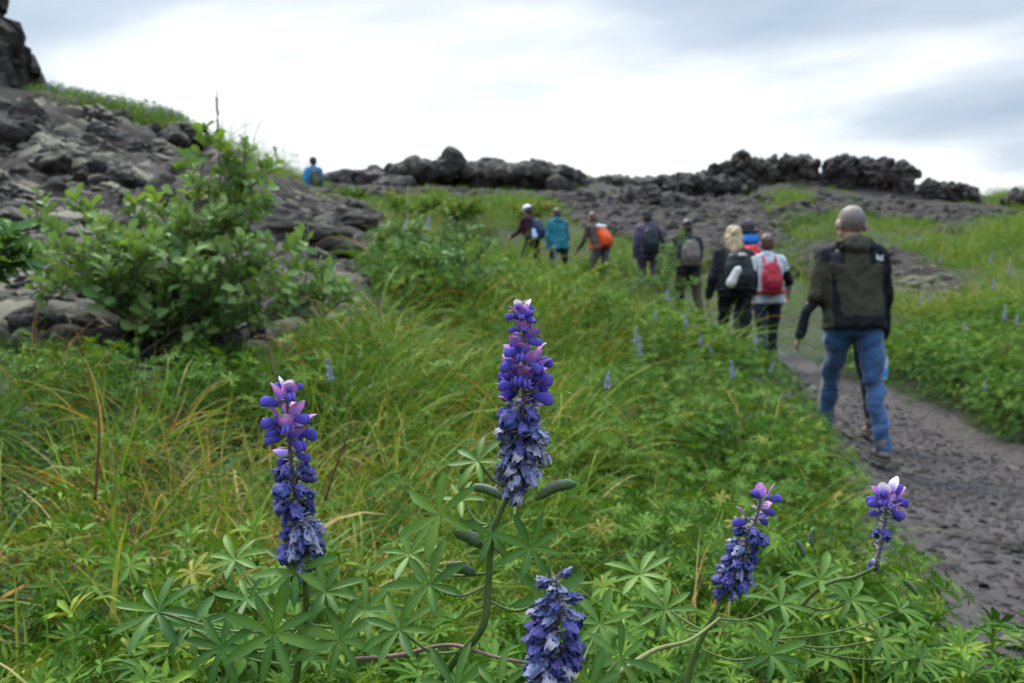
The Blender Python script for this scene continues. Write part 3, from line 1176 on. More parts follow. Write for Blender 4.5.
def place_scaled(name, coll, npr, sel, x, y, z, pd, s0, s1, tilt=.18):
    x, y, z, pd = x[sel], y[sel], z[sel], pd[sel]
    n = len(x)
    if n == 0:
        return
    s = RNG.uniform(s0, s1, n) * near_scale(y) * np.clip(0.62 + pd * 0.9, .62, 1) * (1 + 0.34 * n2(x, y, 1.3, 3, 17))
    s, ok = fit(x, y, z, s)
    x, y, z, s = x[ok], y[ok], z[ok], s[ok]
    n = len(x)
    if n == 0:
        return
    return scatter(name, coll, np.stack([x, y, z - 0.02], -1), s, RNG.uniform(0, 6.28, n), RNG.normal(0, tilt, (n, 2)), RNG.integers(0, npr, n))


x, y, z, pd = cover(0.45, 5.2, 80, -0.80, 0.78)
keep = ~((y < 1.0) & (np.abs(x) < .62 * y + .15) & (RNG.random(len(x)) < .5))
x, y, z, pd = x[keep], y[keep], z[keep], pd[keep]
g, s, f, r = zones(x, y, z)
u = RNG.random(len(x))
isl = np.where(g, u < .28, np.where(s, u < .13, np.where(f, u < .25, u < .92)))
isf = ~isl & np.where(f, u < .80, np.where(s, u < .28, u > .985))
isst = ~isl & ~isf & np.where(s, u > .45, (u > .94))
isg = ~isl & ~isf & ~isst
thin = RNG.random(len(x)) < 0.62
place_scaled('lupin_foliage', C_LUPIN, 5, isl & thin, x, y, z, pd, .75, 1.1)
place_scaled('grass', C_GRASS, 5, isg, x, y, z, pd, .75, 1.1)
place_scaled('dry_grass', C_STRAW, 3, isst, x, y, z, pd, .7, 1.05, .3)
place_scaled('fern_undergrowth', C_FERN, 4, isf, x, y, z, pd, .8, 1.25)
# close by the camera: broad-bladed grass at the left, more lupin between the flowering stems
C_BROAD = protos('broad_grass_tuft', [grass_tuft(640 + k, 22, 0.46, 0.6, 0.0085, 2.2, 9, .12, .05, .46) for k in range(4)], M_GRASS)
x, y, z, pd = cover(0.62, 2.2, 26, -.62, -.02)
place_scaled('broad_grass', C_BROAD, 4, RNG.random(len(x)) < .8, x, y, z, pd + 1, 1.0, 1.5, .25)
x, y, z, pd = cover(0.72, 1.6, 210, -.55, .62)
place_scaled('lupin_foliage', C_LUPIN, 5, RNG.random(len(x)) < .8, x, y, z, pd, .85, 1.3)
x, y, z, pd = cover(5.2, 12, 30)
g, s, f, r = zones(x, y, z)
u = RNG.random(len(x))
isg = np.where(g | (r > .35), u < .6, u < .10)
rt = x > np.interp(y, [q[1] for q in PATH[:12]], [q[0] for q in PATH[:12]])
place_scaled('lupin_foliage', C_LUPIN_MID, 4, ~isg & (u < .8) & ~rt, x, y, z, pd, .75, 1.1)
place_scaled('lupin_foliage', C_LUPIN_MID, 4, rt & (u < .8), x, y, z - .03, pd + .4, .95, 1.4)
place_scaled('grass', C_GRASS, 5, isg & ~rt, x, y, z, pd, .9, 1.25)
place_scaled('grass', C_GRASS, 5, isg & rt, x, y, z, pd, .8, 1.15)
x, y, z, pd = cover(12, 48, 6.5, -.75, .75)
px_, py_ = to_pix(np.stack([x, y, z + .5], -1))
k = ~((px_ > 292) & (px_ < 340) & (py_ < 196) & (y < 29))
x, y, z, pd = x[k], y[k], z[k], pd[k]
r = n2(x, y, 0.25, 3, 123)
u = RNG.random(len(x))
far = np.clip(1.25 - y / 60, .6, 1)
isg = np.where(r > .15, u < .7, u < .2)
for sel, nm, co in ((~isg, 'lupin_foliage', C_LUPIN_FAR), (isg, 'grass', C_GRASS_FAR)):
    n = sel.sum()
    lump = np.clip(1 + 1.1 * n2(x[sel], y[sel], .45, 3, 55), .7, 1.7)
    scatter(nm, co, np.stack([x[sel], y[sel], z[sel] - .04], -1), lump * RNG.uniform(.7, 1.1, n) * np.clip(.5 + pd[sel] * .5, .5, 1), RNG.uniform(0, 6.28, n), RNG.normal(0, .15, (n, 2)), RNG.integers(0, 4, n))
# thin growth on the bare ground: sparse small tufts
x, y = sample(5, 44, 5200, -.6, .6)
z = height(x, y)
k = bare_mask(x, y, z) & (n2(x, y, .5, 3, 211) > .22)
x, y, z = x[k], y[k], z[k]
n = len(x)
scatter('grass', C_GRASS_FAR, np.stack([x, y, z], -1), RNG.uniform(.25, .6, n), RNG.uniform(0, 6.28, n), RNG.normal(0, .2, (n, 2)), RNG.integers(0, 4, n))

# rubble and gravel too small to count
C_RUB = protos('rubble_stone', [rock_mesh('rubble_stone', 900 + k, 2, .3, (1, 1, .7), .6) for k in range(5)], m_rock('rubble', .8, (0.033, 0.027, 0.025), (.17, .145, .105)))
x, y = sample(3.1, 40, 120000, -.6, .6)
z = height(x, y)
bmk = bare_mask(x, y, z) & (RNG.random(len(x)) < np.clip(14 / y, .1, 1))
X0, Y0, Z0 = x, y, z
C_RUBD = protos('dark_rubble_stone', [rock_mesh('rubble_stone', 920 + k, 2, .3, (1, 1, .7), .6) for k in range(5)], m_rock('dark_rubble', .15, (0.016, 0.0125, 0.0115), (.05, .045, .035)))
k = bmk & (Y0 > 19)
x, y, z = X0[k], Y0[k], Z0[k]
n = len(x)
scatter('scree', C_RUBD, np.stack([x, y, z], -1), RNG.choice([.06, .09, .13, .22], n) * RNG.uniform(.8, 1.5, n), RNG.uniform(0, 6.28, n), RNG.normal(0, .6, (n, 2)), RNG.integers(0, 5, n))
k = bmk & (Y0 <= 19)
x, y, z = X0[k], Y0[k], Z0[k]
n = len(x)
scatter('rubble', C_RUB, np.stack([x, y, z], -1), RNG.choice([.03, .045, .065, .10], n) * RNG.uniform(.7, 1.4, n) * np.clip(.7 + y / 28, 1, 1.9), RNG.uniform(0, 6.28, n), RNG.normal(0, .6, (n, 2)), RNG.integers(0, 5, n))
C_GRV = protos('gravel_stone', [rock_mesh('gravel_stone', 940 + k, 1, .25, (1, 1, .6), .6) for k in range(5)], m_rock('gravel_stones', .0, (0.080, 0.066, 0.061)))
x, y = sample(2.2, 15, 110000, .1, .62)
k = path_d(x, y) < .05
x, y = x[k], y[k]
z = height(x, y) - .032
n = len(x)
scatter('gravel', C_GRV, np.stack([x, y, z], -1), RNG.choice([.003, .005, .008, .013, .024], n, p=[.3, .3, .22, .13, .05]) * RNG.uniform(.7, 1.3, n), RNG.uniform(0, 6.28, n), RNG.normal(0, .4, (n, 2)), RNG.integers(0, 5, n))

# ------------------------------------------------------------------ lupins in flower
DARKV, BLUEV, VIOL, PINK, WHITE = (.030, .028, .17), (.068, .066, .40), (.16, .10, .46), (.56, .20, .48), (.72, .66, .66)
NAVY, STEELB, BEIGE, CALYX = (.022, .036, .125), (.110, .145, .34), (.40, .35, .36), (.13, .11, .17)


def lerp(a, b, t):
    a, b, t = np.asarray(a, float), np.asarray(b, float), np.asarray(t, float)
    return a + (b - a) * t[..., None]


def floret(seed, kind, low=False):
    """one pea flower along +X with +Z up, real size (about 17 mm). kinds: white, pink, violet, faded, withered"""
    rng = np.random.default_rng(seed)
    mb = MB()
    v, f = tube([(0, 0, 0), (.003, 0, .0006), (.006, 0, .0004)], [.0006, .0006, .0009], 5)
    mb.add(v, f, .5, (.13, .11, .12))
    iv, jf = ico(1 if low else 2)
    mb.add(iv * np.array((.0034, .0025, .0027)) + np.array((.0075, 0, 0)), jf, .5, lerp(CALYX, (.22, .19, .22), rng.random(len(iv)) * .6))
    wither = kind in ('faded', 'withered')
    # the two inflated wings, joined below into a keel
    sx, sy, sz = (.0064, .0025, .0038) if not wither else (.0066, .0017, .0034)
    droop = math.radians(-18 if not wither else -34 + rng.normal() * 16)
    for sg in (-1, 1):
        w = iv * np.array((sx, sy * .72, sz))
        t = w[:, 0] / sx
        w[:, 2] += -.0018 * t * t + .0010 * t
        w[:, 2] *= 1 + .25 * t
        w[:, 1] += sg * .0021 * (1 - .35 * t)
        if wither:
            w += (0.0024 * np.stack([vnoise(w * 420 + seed * 7 + k * 31, k) for k in range(3)], -1))
            w[:, 1] *= 1.15
        cr, sr = math.cos(droop), math.sin(droop)
        w = np.stack([w[:, 0] * cr - w[:, 2] * sr, w[:, 1], w[:, 0] * sr + w[:, 2] * cr], -1) + np.array((.0145, 0, -.0022 - (.002 if wither else 0)))
        tt = np.clip((t + 1) / 2, 0, 1)
        if kind == 'withered':
            c = lerp(NAVY, STEELB, np.clip(.5 + .6 * vnoise(iv * 3 + seed, 3), 0, 1))
            c = lerp(c, BEIGE, np.clip((tt - .5) * 2.2 * rng.uniform(0.1, 1.3), 0, 1) * (vnoise(iv * 4 + seed, 5) > -.1))
        elif kind == 'faded':
            c = lerp(DARKV, STEELB, np.clip(.45 + .5 * vnoise(iv * 2.5 + seed, 3), 0, 1))
        else:
            c = lerp(lerp(DARKV, BLUEV, .75), VIOL, np.clip(tt * .7 + .3 * vnoise(iv * np.array((2, 6, 9)) + seed, 4), 0, 1))
        mb.add(w, jf, .5, c)
    # banner: a folded-back shell above the wings
    nu, nv = (5, 4) if low else (9, 7)
    U, V = np.meshgrid(np.linspace(-1, 1, nu), np.linspace(0, 1, nv))
    hw = .0066 * np.sin(np.clip(V * .9 + .1, 0, 1) * math.pi * .80) ** .8 + .001
    yb = U * hw
    back = .0045 * (np.abs(U) ** 1.7) * (.4 + .6 * V)
    open_ = .38 if kind != 'white' else .75
    if wither:
        open_ = rng.uniform(.9, 1.4)
    hgt = .0158 * V * (1.0 if not wither else .8)
    xb = .0085 + hgt * math.sin(open_) + .003 * V * V - back * .8
    zb = .0008 + hgt * math.cos(open_) - .0012 * U * U - (.004 * V ** 2 if not wither else .008 * V ** 2)
    b = np.stack([xb, yb, zb], -1).reshape(-1, 3)
    if wither:
        b += .0026 * np.stack([vnoise(b * 480 + seed * 3 + k * 17, k) for k in range(3)], -1)
        b[:, 1] *= .6
    tv = V.ravel()
    ce = np.clip(1 - np.abs(U.ravel()) * 1.1, 0, 1)
    if kind == 'white':
        c = lerp(lerp(VIOL, PINK, .3), WHITE, np.clip(tv * 1.7 - .25, 0, 1))
    elif kind == 'pink':
        c = lerp(VIOL, PINK, np.clip(tv * 1.9 - .1, 0, 1))
        c = lerp(c, (.74, .52, .70), np.clip(ce * tv * 1.6 - .45, 0, 1))
    elif kind == 'violet':
        c = lerp(BLUEV, (.22, .10, .42), np.clip(tv, 0, 1))
        c = lerp(c, PINK, np.clip(tv * 1.2 - .4, 0, 1))
    elif kind == 'faded':
        c = lerp(DARKV, (.12, .10, .28), tv)
    else:
        c = lerp(STEELB, BEIGE, np.clip(tv * rng.uniform(.4, 1.1) + .2 * vnoise(b * 300, 2), 0, 1))
    ii = np.arange(nu * nv).reshape(nv, nu)
    q = np.stack([ii[:-1, :-1], ii[:-1, 1:], ii[1:, 1:], ii[1:, :-1]], -1).reshape(-1, 4)
    mb.add(b, q, .5, c)
    if kind == 'withered':                                    # dry calyx teeth and pistil threads
        for _ in range(6):
            a = np.array((.008, 0, 0))
            e = a + np.array((rng.uniform(.004, .010), rng.normal() * .004, rng.normal() * .005))
            v, f = tube([a, (a + e) / 2 + rng.normal(size=3) * .001, e], [.0005, .0004, .0002], 4)
            mb.add(v, f, .5, (.30, .26, .27))
    me = mb.mesh('floret')
    me.materials.append(M_PETAL)
    return me


FL = {k: [floret(10 * i + j + 1, k) for j in range(5)] for i, k in enumerate(('white', 'pink', 'violet', 'faded', 'withered'))}


def axis_frame(pts, s):
    pts = np.asarray(pts)
    L = np.r_[0, np.cumsum(np.linalg.norm(np.diff(pts, axis=0), axis=1))]
    t = s * L[-1]
    p = np.array([np.interp(t, L, pts[:, k]) for k in range(3)])
    q = np.array([np.interp(min(t + .004, L[-1]), L, pts[:, k]) for k in range(3)]) - np.array([np.interp(max(t - .004, 0), L, pts[:, k]) for k in range(3)])
    return p, q / np.linalg.norm(q)


def pod_mesh(name, L, w, seed):
    n, seg = 12, 8
    s = np.linspace(0, 1, n)
    w = w * .82
    pts = np.stack([L * s, np.zeros(n), .10 * L * np.sin(s * math.pi)], -1)
    r = w * np.interp(s, [0, .1, .3, .8, .95, 1], [.15, .55, .95, .9, .4, .05]) * (1 + .10 * np.sin(s * 34))
    v, f = tube(pts, r, seg)
    v[:, 1] *= .55
    mb = MB()
    mb.add(v, f, .5, lerp((.055, .095, .028), (.11, .115, .095), np.clip((v[:, 2] - .10 * L * .5) / w * .9, 0, 1)))
    return mb.mesh(name)


def seed_pod(parent, a, b, w=.0045, seed=1):
    a, b = np.asarray(a, float), np.asarray(b, float)
    L = np.linalg.norm(b - a)
    o = link('seed_pod', pod_mesh('seed_pod', L, w, seed), M_STEM, parent)
    x = (b - a) / L
    y = np.cross((0, 0, 1), x)
    y /= np.linalg.norm(y)
    z = np.cross(x, y)
    m = Matrix((x, y, z)).transposed().to_4x4()
    m.translation = Vector(a) - parent.location
    o.matrix_local = m
    return o


def hero_lupin(label, spike, stem, spec, leaves, pods=(), seed=1, stemcol=(.075, .12, .028), stem_r=.0026, name='lupin'):
    """spike: picture points (px,py,d) from its foot to its tip; stem: from the soil end up to the foot of the spike;
    spec: list of (s, radius scale, kind, number round the axis)"""
    rng = np.random.default_rng(seed)
    root_p = P(*stem[0])
    root = empty(name, root_p)
    tag(root, label, 'lupin')
    off = np.asarray(root_p)
    st = curve_pts([P(*q) for q in stem], 8)
    mb = MB()
    rr = stem_r * np.linspace(1.25, .8, len(st)) * (1 + .06 * vnoise(st * 90, seed))
    v, f = tube(st - off, rr, 8)
    mb.add(v, f, .5, lerp(stemcol, (.085, .07, .035), np.clip(.5 * vnoise(v * 40, seed), 0, 1)))
    ax = curve_pts([P(*q) for q in spike], 8)
    leafmb = MB()
    for (px, py, d, size, nx, ny, nz, n, tone) in leaves:
        c = P(px, py, d)
        k = np.argmin(np.linalg.norm(st - c, axis=1) + np.maximum(0, st[:, 2] - c[2]) * 2)
        b = st[k]
        mid = (b + c) / 2 + np.array((0, 0, -.008))
        v, f = tube(curve_pts([b, mid, c], 5) - off, [.0011] * 11, 5)
        mb.add(v, f, .5, (.10, .135, .045))
        palmate(leafmb, c - off, (nx, ny, nz), size * .80 * d / FPX, n, .235, 5, tone, rng=rng, closed=.30, bend=.22)
    link('stem', mb.mesh('stem'), M_STEM, root)
    if leafmb.v:
        link('foliage', leafmb.mesh('foliage'), M_HERO, root)
    mb = MB()
    v, f = tube(ax - off, np.linspace(.0021, .0011, len(ax)), 7)
    mb.add(v, f, .5, (.105, .080, .095))
    # bare scars and buds along the axis
    for s in np.linspace(.03, .99, 90):
        p, t = axis_frame(ax, s)
        _, u, w = frame(t)
        a = rng.uniform(0, 6.28)
        e = p + (math.cos(a) * u + math.sin(a) * w) * rng.uniform(.003, .010) + t * .002
        v, f = tube([p - off, e - off], [.0007, .0005], 4)
        mb.add(v, f, .5, (.26, .23, .26))
    sp = link('flower_spike', mb.mesh('flower_spike'), M_STEM, root)
    for (s, scl, kind, n, a0, pit) in spec:
        for k in range(n):
            if rng.random() < .16:
                continue
            p, t = axis_frame(ax, min(max(s + rng.normal() * .012, 0), 1))
            _, u, w = frame(t)
            a = a0 + 2 * math.pi * (k + rng.uniform(-.3, .3)) / n
            out = math.cos(a) * u + math.sin(a) * w
            e = pit + rng.normal() * .14
            x = out * math.cos(e) + t * math.sin(e)
            z = t * math.cos(e) - out * math.sin(e)
            if kind in ('withered', 'faded') and rng.random() < .5:
                ang = rng.normal() * .5
                yy = np.cross(z, x)
                z = z * math.cos(ang) + yy * math.sin(ang)
            y = np.cross(z, x)
            kk = kind
            if kind == 'pink' and rng.random() < .25:
                kk = 'violet'
            if kind == 'withered' and rng.random() < .25:
                kk = 'faded'
            o = link('floret', FL[kk][rng.integers(5)], (), sp)
            m = Matrix((x, y, z)).transposed().to_4x4()
            sc = scl * rng.uniform(.8, 1.15)
            m = Matrix.Translation(Vector(p - off)) @ m @ Matrix.Scale(sc, 4)
            o.matrix_local = m
    for q in pods:
        seed_pod(root, P(*q[0]), P(*q[1]), q[2], seed)
    return root


def spike_spec(rows, seed):
    rng = np.random.default_rng(seed)
    a0, out = 0.3, []
    for s, scl, kind, n, pit in rows:
        a0 += 2.4 / max(n, 1)
        out.append((s, scl, kind, n, a0, pit))
    return out


# A: centre
rowsA = [(.03, .80, 'withered', 4, -.7), (.08, .9, 'withered', 5, -.6), (.13, .95, 'withered', 6, -.55), (.18, .95, 'withered', 6, -.5), (.23, 1., 'withered', 6, -.45), (.28, 1., 'withered', 6, -.4),
         (.33, 1., 'withered', 6, -.3), (.38, 1., 'faded', 6, -.3), (.43, 1., 'faded', 5, -.25), (.45, .98, 'violet', 4, -.45), (.51, .98, 'violet', 4, -.35), (.565, 1.0, 'pink', 4, -.25), (.62, 1.0, 'pink', 4, -.15),
         (.675, 1.05, 'pink', 4, -.1), (.725, .8, 'violet', 3, .1), (.78, .66, 'violet', 4, .2), (.84, .6, 'pink', 4, .25), (.89, .56, 'violet', 4, .3), (.925, .58, 'pink', 3, .35), (.965, .52, 'white', 3, .35)]
hero_lupin('tall lupin in sharp focus at the middle, purple florets over withered blue ones, pods below', [(517, 482, .70), (521, 440, .70), (524, 380, .70), (524, 330, .70), (520, 302, .70)],
           [(425, 700, .74), (455, 660, .72), (482, 628, .70), (488, 590, .70), (491, 545, .70), (500, 512, .70), (517, 482, .70)], spike_spec(rowsA, 3),
           [(545, 392, .74, 44, .15, .1, .9, 7, .75), (552, 432, .75, 40, .3, .25, .9, 6, .72), (505, 385, .77, 42, -.2, .1, .9, 6, .72), (478, 462, .69, 44, -.3, -.5, .7, 7, .5), (440, 515, .68, 60, -.3, -.85, .45, 6, .62),
            (530, 548, .68, 52, .1, -.8, .45, 8, .4), (492, 535, .69, 40, -.1, -.8, .5, 7, .45), (430, 585, .69, 60, -.2, -.7, .6, 7, .5), (410, 555, .74, 50, -.3, -.5, .8, 7, .6), (545, 600, .7, 58, .1, -.75, .5, 7, .42),
            (400, 630, .7, 66, -.3, -.6, .7, 8, .45), (462, 500, .74, 40, -.2, -.4, .8, 7, .6)],
           [((536, 500, .69), (578, 484, .67), .0052), ((482, 548, .69), (453, 532, .68), .0060), ((476, 576, .70), (446, 566, .70), .0055), ((505, 500, .72), (470, 488, .74), .005)], seed=5)
# B: left
rowsB = [(.02, .95, 'withered', 5, -.6), (.08, 1., 'withered', 6, -.5), (.14, 1.05, 'withered', 6, -.5), (.20, 1.0, 'withered', 5, -.45), (.27, .95, 'withered', 5, -.4), (.33, .95, 'faded', 5, -.35), (.40, .95, 'faded', 5, -.3), (.46, .95, 'faded', 5, -.25),
         (.53, .9, 'faded', 4, -.3), (.60, .95, 'violet', 3, -.25), (.67, .95, 'violet', 3, -.15), (.74, 1.0, 'pink', 3, -.05), (.81, 1.0, 'pink', 3, 0), (.88, .95, 'pink', 3, .15), (.94, .65, 'white', 3, .5)]
hero_lupin('slender lupin at the left, white bud tips over violet and navy withered florets', [(303, 556, .75), (296, 500, .75), (289, 440, .75), (287, 380, .75)],
           [(290, 720, .78), (300, 650, .76), (306, 600, .75), (303, 556, .75)], spike_spec(rowsB, 4),
           [(296, 572, .74, 58, 0, -.6, .75, 8, .42), (222, 648, .72, 56, -.1, -.8, .55, 8, .30), (274, 634, .72, 70, .1, -.85, .5, 8, .38), (158, 612, .74, 62, -.2, -.6, .75, 8, .25), (325, 592, .76, 56, .3, -.5, .8, 8, .4), (190, 628, .78, 54, .2, -.5, .8, 8, .3),
            (248, 600, .8, 50, -.2, -.6, .8, 7, .4), (340, 640, .74, 60, .3, -.7, .6, 8, .42), (235, 560, .84, 44, -.2, -.5, .8, 7, .5), (365, 610, .78, 50, .2, -.6, .7, 8, .5)], seed=6)
# C: bottom centre
rowsC = [(.02, .95, 'withered', 6, -.5), (.10, 1., 'withered', 6, -.5), (.18, 1., 'withered', 6, -.45), (.26, 1., 'withered', 6, -.4), (.34, 1., 'withered', 6, -.35), (.42, 1., 'withered', 6, -.3), (.50, .95, 'faded', 6, -.25), (.58, .95, 'withered', 6, -.2),
         (.66, .9, 'faded', 6, -.1), (.74, .85, 'withered', 5, 0), (.82, .8, 'withered', 5, .1), (.90, .75, 'withered', 4, .3), (.96, .7, 'withered', 3, .5)]
hero_lupin('lupin at the bottom edge of the photo, its whole spike withered blue and beige', [(548, 705, .64), (552, 660, .64), (558, 615, .64), (556, 576, .64)],
           [(530, 860, .68), (540, 780, .65), (548, 705, .64)], spike_spec(rowsC, 5),
           [(500, 690, .66, 60, -.2, -.7, .6, 7, .4), (620, 660, .68, 60, .3, -.7, .6, 7, .45), (600, 625, .72, 54, .2, -.6, .7, 7, .5), (590, 690, .64, 60, .2, -.7, .7, 8, .4), (455, 690, .68, 66, -.2, -.6, .7, 8, .38)], seed=7)
# D: right
rowsD = [(.02, .85, 'withered', 4, -.5), (.09, .95, 'withered', 5, -.45), (.16, .95, 'faded', 5, -.45), (.24, .95, 'withered', 5, -.4), (.32, .9, 'faded', 5, -.35), (.40, .9, 'faded', 4, -.3), (.48, .9, 'withered', 4, -.3), (.56, .9, 'faded', 4, -.25), (.64, .85, 'faded', 4, -.2),
         (.74, .9, 'violet', 3, -.05), (.84, 1., 'pink', 3, .05), (.93, 1., 'pink', 2, .25)]
hero_lupin('leaning lupin right of the middle, magenta florets over navy withered ones', [(730, 586, .92), (742, 555, .92), (754, 525, .92), (762, 494, .92)],
           [(680, 720, .95), (693, 660, .94), (712, 618, .93), (730, 586, .92)], spike_spec(rowsD, 6),
           [(665, 610, .94, 46, -.2, -.6, .7, 8, .6), (780, 605, .96, 44, .2, -.4, .85, 8, .6), (640, 575, 1.0, 46, -.2, -.4, .85, 8, .62), (770, 655, .92, 50, .2, -.6, .7, 8, .5), ],
           [((804, 558, 1.0), (795, 540, 1.0), .004), ((813, 548, 1.0), (814, 528, 1.0), .004)], seed=8)
# E: right, a few florets left on an arching stalk
rowsE = [(.02, .85, 'faded', 1, -.2), (.55, .9, 'faded', 2, -.3), (.74, .85, 'violet', 2, -.1), (.84, .95, 'violet', 3, .05), (.93, 1.0, 'pink', 3, .2), (.985, .9, 'white', 2, .4)]
hero_lupin('thin arching lupin stalk by the path edge with only a few violet florets left', [(876, 566, .96), (882, 540, .96), (886, 515, .96), (887, 496, .96)],
           [(770, 640, 1.0), (820, 588, .98), (855, 577, .97), (870, 570, .96), (876, 566, .96)], spike_spec(rowsE, 7),
           [(820, 580, .99, 44, .1, -.5, .8, 8, .55), (850, 600, 1.0, 46, .3, -.5, .8, 8, .55), (880, 640, 1.0, 46, .4, -.5, .7, 8, .6), (920, 660, 1.05, 42, .5, -.4, .7, 8, .55), (900, 610, 1.08, 40, .4, -.3, .8, 8, .55)],
           [((917, 596, 1.05), (902, 580, 1.05), .004)], seed=9, stem_r=.0018)


def small_spike(seed, L=.13, R=.022, kinds=('violet', 'pink', 'faded'), whorls=9):
    rng = np.random.default_rng(seed)
    mb = MB()
    v, f = tube([(0, 0, 0), (0, 0, L)], [.002, .001], 5)
    mb.add(v, f, .5, (.10, .085, .09))
    iv, jf = ico(1)
    for k in range(whorls):
        t = (k + .5) / whorls
        for j in range(5):
            a = 2 * math.pi * (j + .5 * (k % 2)) / 5 + rng.normal() * .15
            r = R * (1 - .55 * t)
            s = (.0085 if rng.random() < .8 else .004) * (1 - .45 * t) * rng.uniform(.8, 1.15)
            c = np.array((math.cos(a) * r * .75, math.sin(a) * r * .75, L * t))
            w = iv * np.array((s, s * .55, s * .62))
            w[:, 0] += 0
            m = np.array([(math.cos(a), math.sin(a), -.3), (-math.sin(a), math.cos(a), 0), (.2 * math.cos(a), .2 * math.sin(a), 1)])
            tt = np.clip(iv[:, 2] * .5 + .5, 0, 1)
            c0 = lerp((.10, .10, .40), (.42, .38, .62), tt) if rng.random() < .6 else lerp(STEELB, (.30, .32, .46), tt)
            if t > .85:
                c0 = lerp(VIOL, (.55, .5, .65), tt)
            mb.add(c + w @ m, jf, .5, c0)
    me = mb.mesh('flower_spike')
    me.materials.append(M_PETAL)
    return me


SM = [small_spike(k + 1, .11 + .02 * k) for k in range(4)]
SM_F = []
_mb = MB()
for k in range(7):
    a = k * 0.9
    palmate(_mb, np.array((.05 * math.cos(a), .05 * math.sin(a), -.09 - .022 * k)), (math.cos(a) * .5, math.sin(a) * .5, .8), .045, 7, .25, 2, .5)
ME_SF = _mb.mesh('foliage')
ME_SF.materials.append(M_LUPIN)
_mb = MB()
_v, _f = tube([(0, 0, 0), (.004, .004, -.2), (0, 0, -.55)], [.0022, .003, .004], 5)
_mb.add(_v, _f, .5, (.09, .12, .045))
ME_SS = _mb.mesh('stem')
ME_SS.materials.append(M_STEM)


def small_lupin(px, py, d, label, group, scale=1.0, k=0, tilt=.15, stem=True):
    """a flowering lupin further off; (px,py,d) is the foot of its spike"""
    p = P(px, py, d)
    g = float(height(np.array([p[0]]), np.array([p[1]]))[0])
    root = empty('lupin', p)
    tag(root, label, 'lupin', group)
    root.rotation_euler = (random.gauss(0, tilt), random.gauss(0, tilt), random.uniform(0, 6.28))
    root.scale = (scale,) * 3
    link('flower_spike', SM[k % 4], (), root)
    s = link('stem', ME_SS, (), root)
    s.scale.z = max(.4, min(2.2, (p[2] - g) / .55 / scale))
    link('foliage', ME_SF, (), root)
    return root


gB = 'small lupins flowering on the bank beside the path'
lB = 'small pale blue lupin flower poking out of the green bank beside the path'
for i, (px, py, d, s) in enumerate([(667, 300, 5.6, .55), (686, 326, 4.8, .5), (733, 378, 4.0, .5), (640, 356, 4.6, .55), (607, 388, 3.6, .55), (700, 345, 4.6, .4), (757, 345, 6, .5), (636, 345, 5.2, .6), (655, 320, 6.0, .5), (712, 352, 5.2, .4), (770, 372, 5.2, .4)]):
    small_lupin(px, py, d, lB, gB, s, i)
gR = 'lupins in the green right of the path'
lR = 'small lupin flowering in the green growth right of the path'
for i, (px, py, d, s) in enumerate([(920, 304, 9.5, .8), (930, 302, 9.6, .7), (994, 290, 10.5, .9), (1005, 320, 9, .8), (1018, 325, 9, .8), (940, 262, 15, 1), (990, 262, 15, 1.1), (1010, 275, 13, 1), (965, 330, 9, .7), (985, 390, 7.5, .6)]):
    small_lupin(px, py, d, lR, gR, s, i)
gT = 'lupins along the top of the rubble slope'
lT = 'lupin with a purple tip on the skyline above the rubble slope'
for i, px in enumerate((48, 60, 74, 86, 95, 108, 128, 146, 155, 168, 176)):
    py = np.interp(px, [40, 180], [90, 124]) - random.uniform(0, 8)
    small_lupin(px, py, 11.6, lT, gT, random.uniform(.5, .95), i, .15)
gM = 'lupins in the hollow below the broad crag'
lM = 'washed-out blue lupin in the green hollow behind the middle spike'
for i, (px, py, d) in enumerate([(400, 250, 8.6), (412, 262, 8.4), (425, 240, 9), (432, 250, 8.8), (441, 262, 8.6), (450, 246, 9), (428, 228, 9.2), (452, 236, 9.4), (438, 270, 8.2), (418, 276, 8.2), (404, 232, 9), (556, 262, 12), (515, 300, 9), (545, 290, 9.4), (378, 258, 8.4), (462, 270, 8.4)]):
    small_lupin(px, py, d, lM, gM, random.uniform(.8, 1.2), i, .2)
small_lupin(331, 380, 2.6, 'dark blue lupin blurred in the grass above the left spike', None, .45, 1)
gS = 'lupins on the rise below the hiker in bright blue'
for i, (px, py) in enumerate([(270, 172), (282, 182), (290, 184), (276, 190), (262, 176)]):
    small_lupin(px, py, 15.5, 'faint lupin on the rise next to the hiker in bright blue', gS, 1.2, i, .1)


def stalk(name, label, pts, r, col, knots=0, seed=1, cat='stalk'):
    c = curve_pts([P(*q) for q in pts], 10)
    mb = MB()
    rng = np.random.default_rng(seed)
    v, f = tube(c - c[0], np.linspace(r, r * .45, len(c)), 6)
    mb.add(v, f, .5, col)
    iv, jf = ico(1)
    for k in range(knots):
        t = .45 + .55 * k / max(knots, 1)
        p = c[int(t * (len(c) - 1))] - c[0]
        a = rng.uniform(0, 6.28)
        mb.add(p + iv * np.array((r * 1.1, r * 1.1, r * 2.2)) + np.array((math.cos(a), math.sin(a), 0)) * r * .4, jf, .5, tuple(x * .8 for x in col))
    o = link(name, mb.mesh(name), M_STEM, None, c[0])
    tag(o, label, cat)
    return o


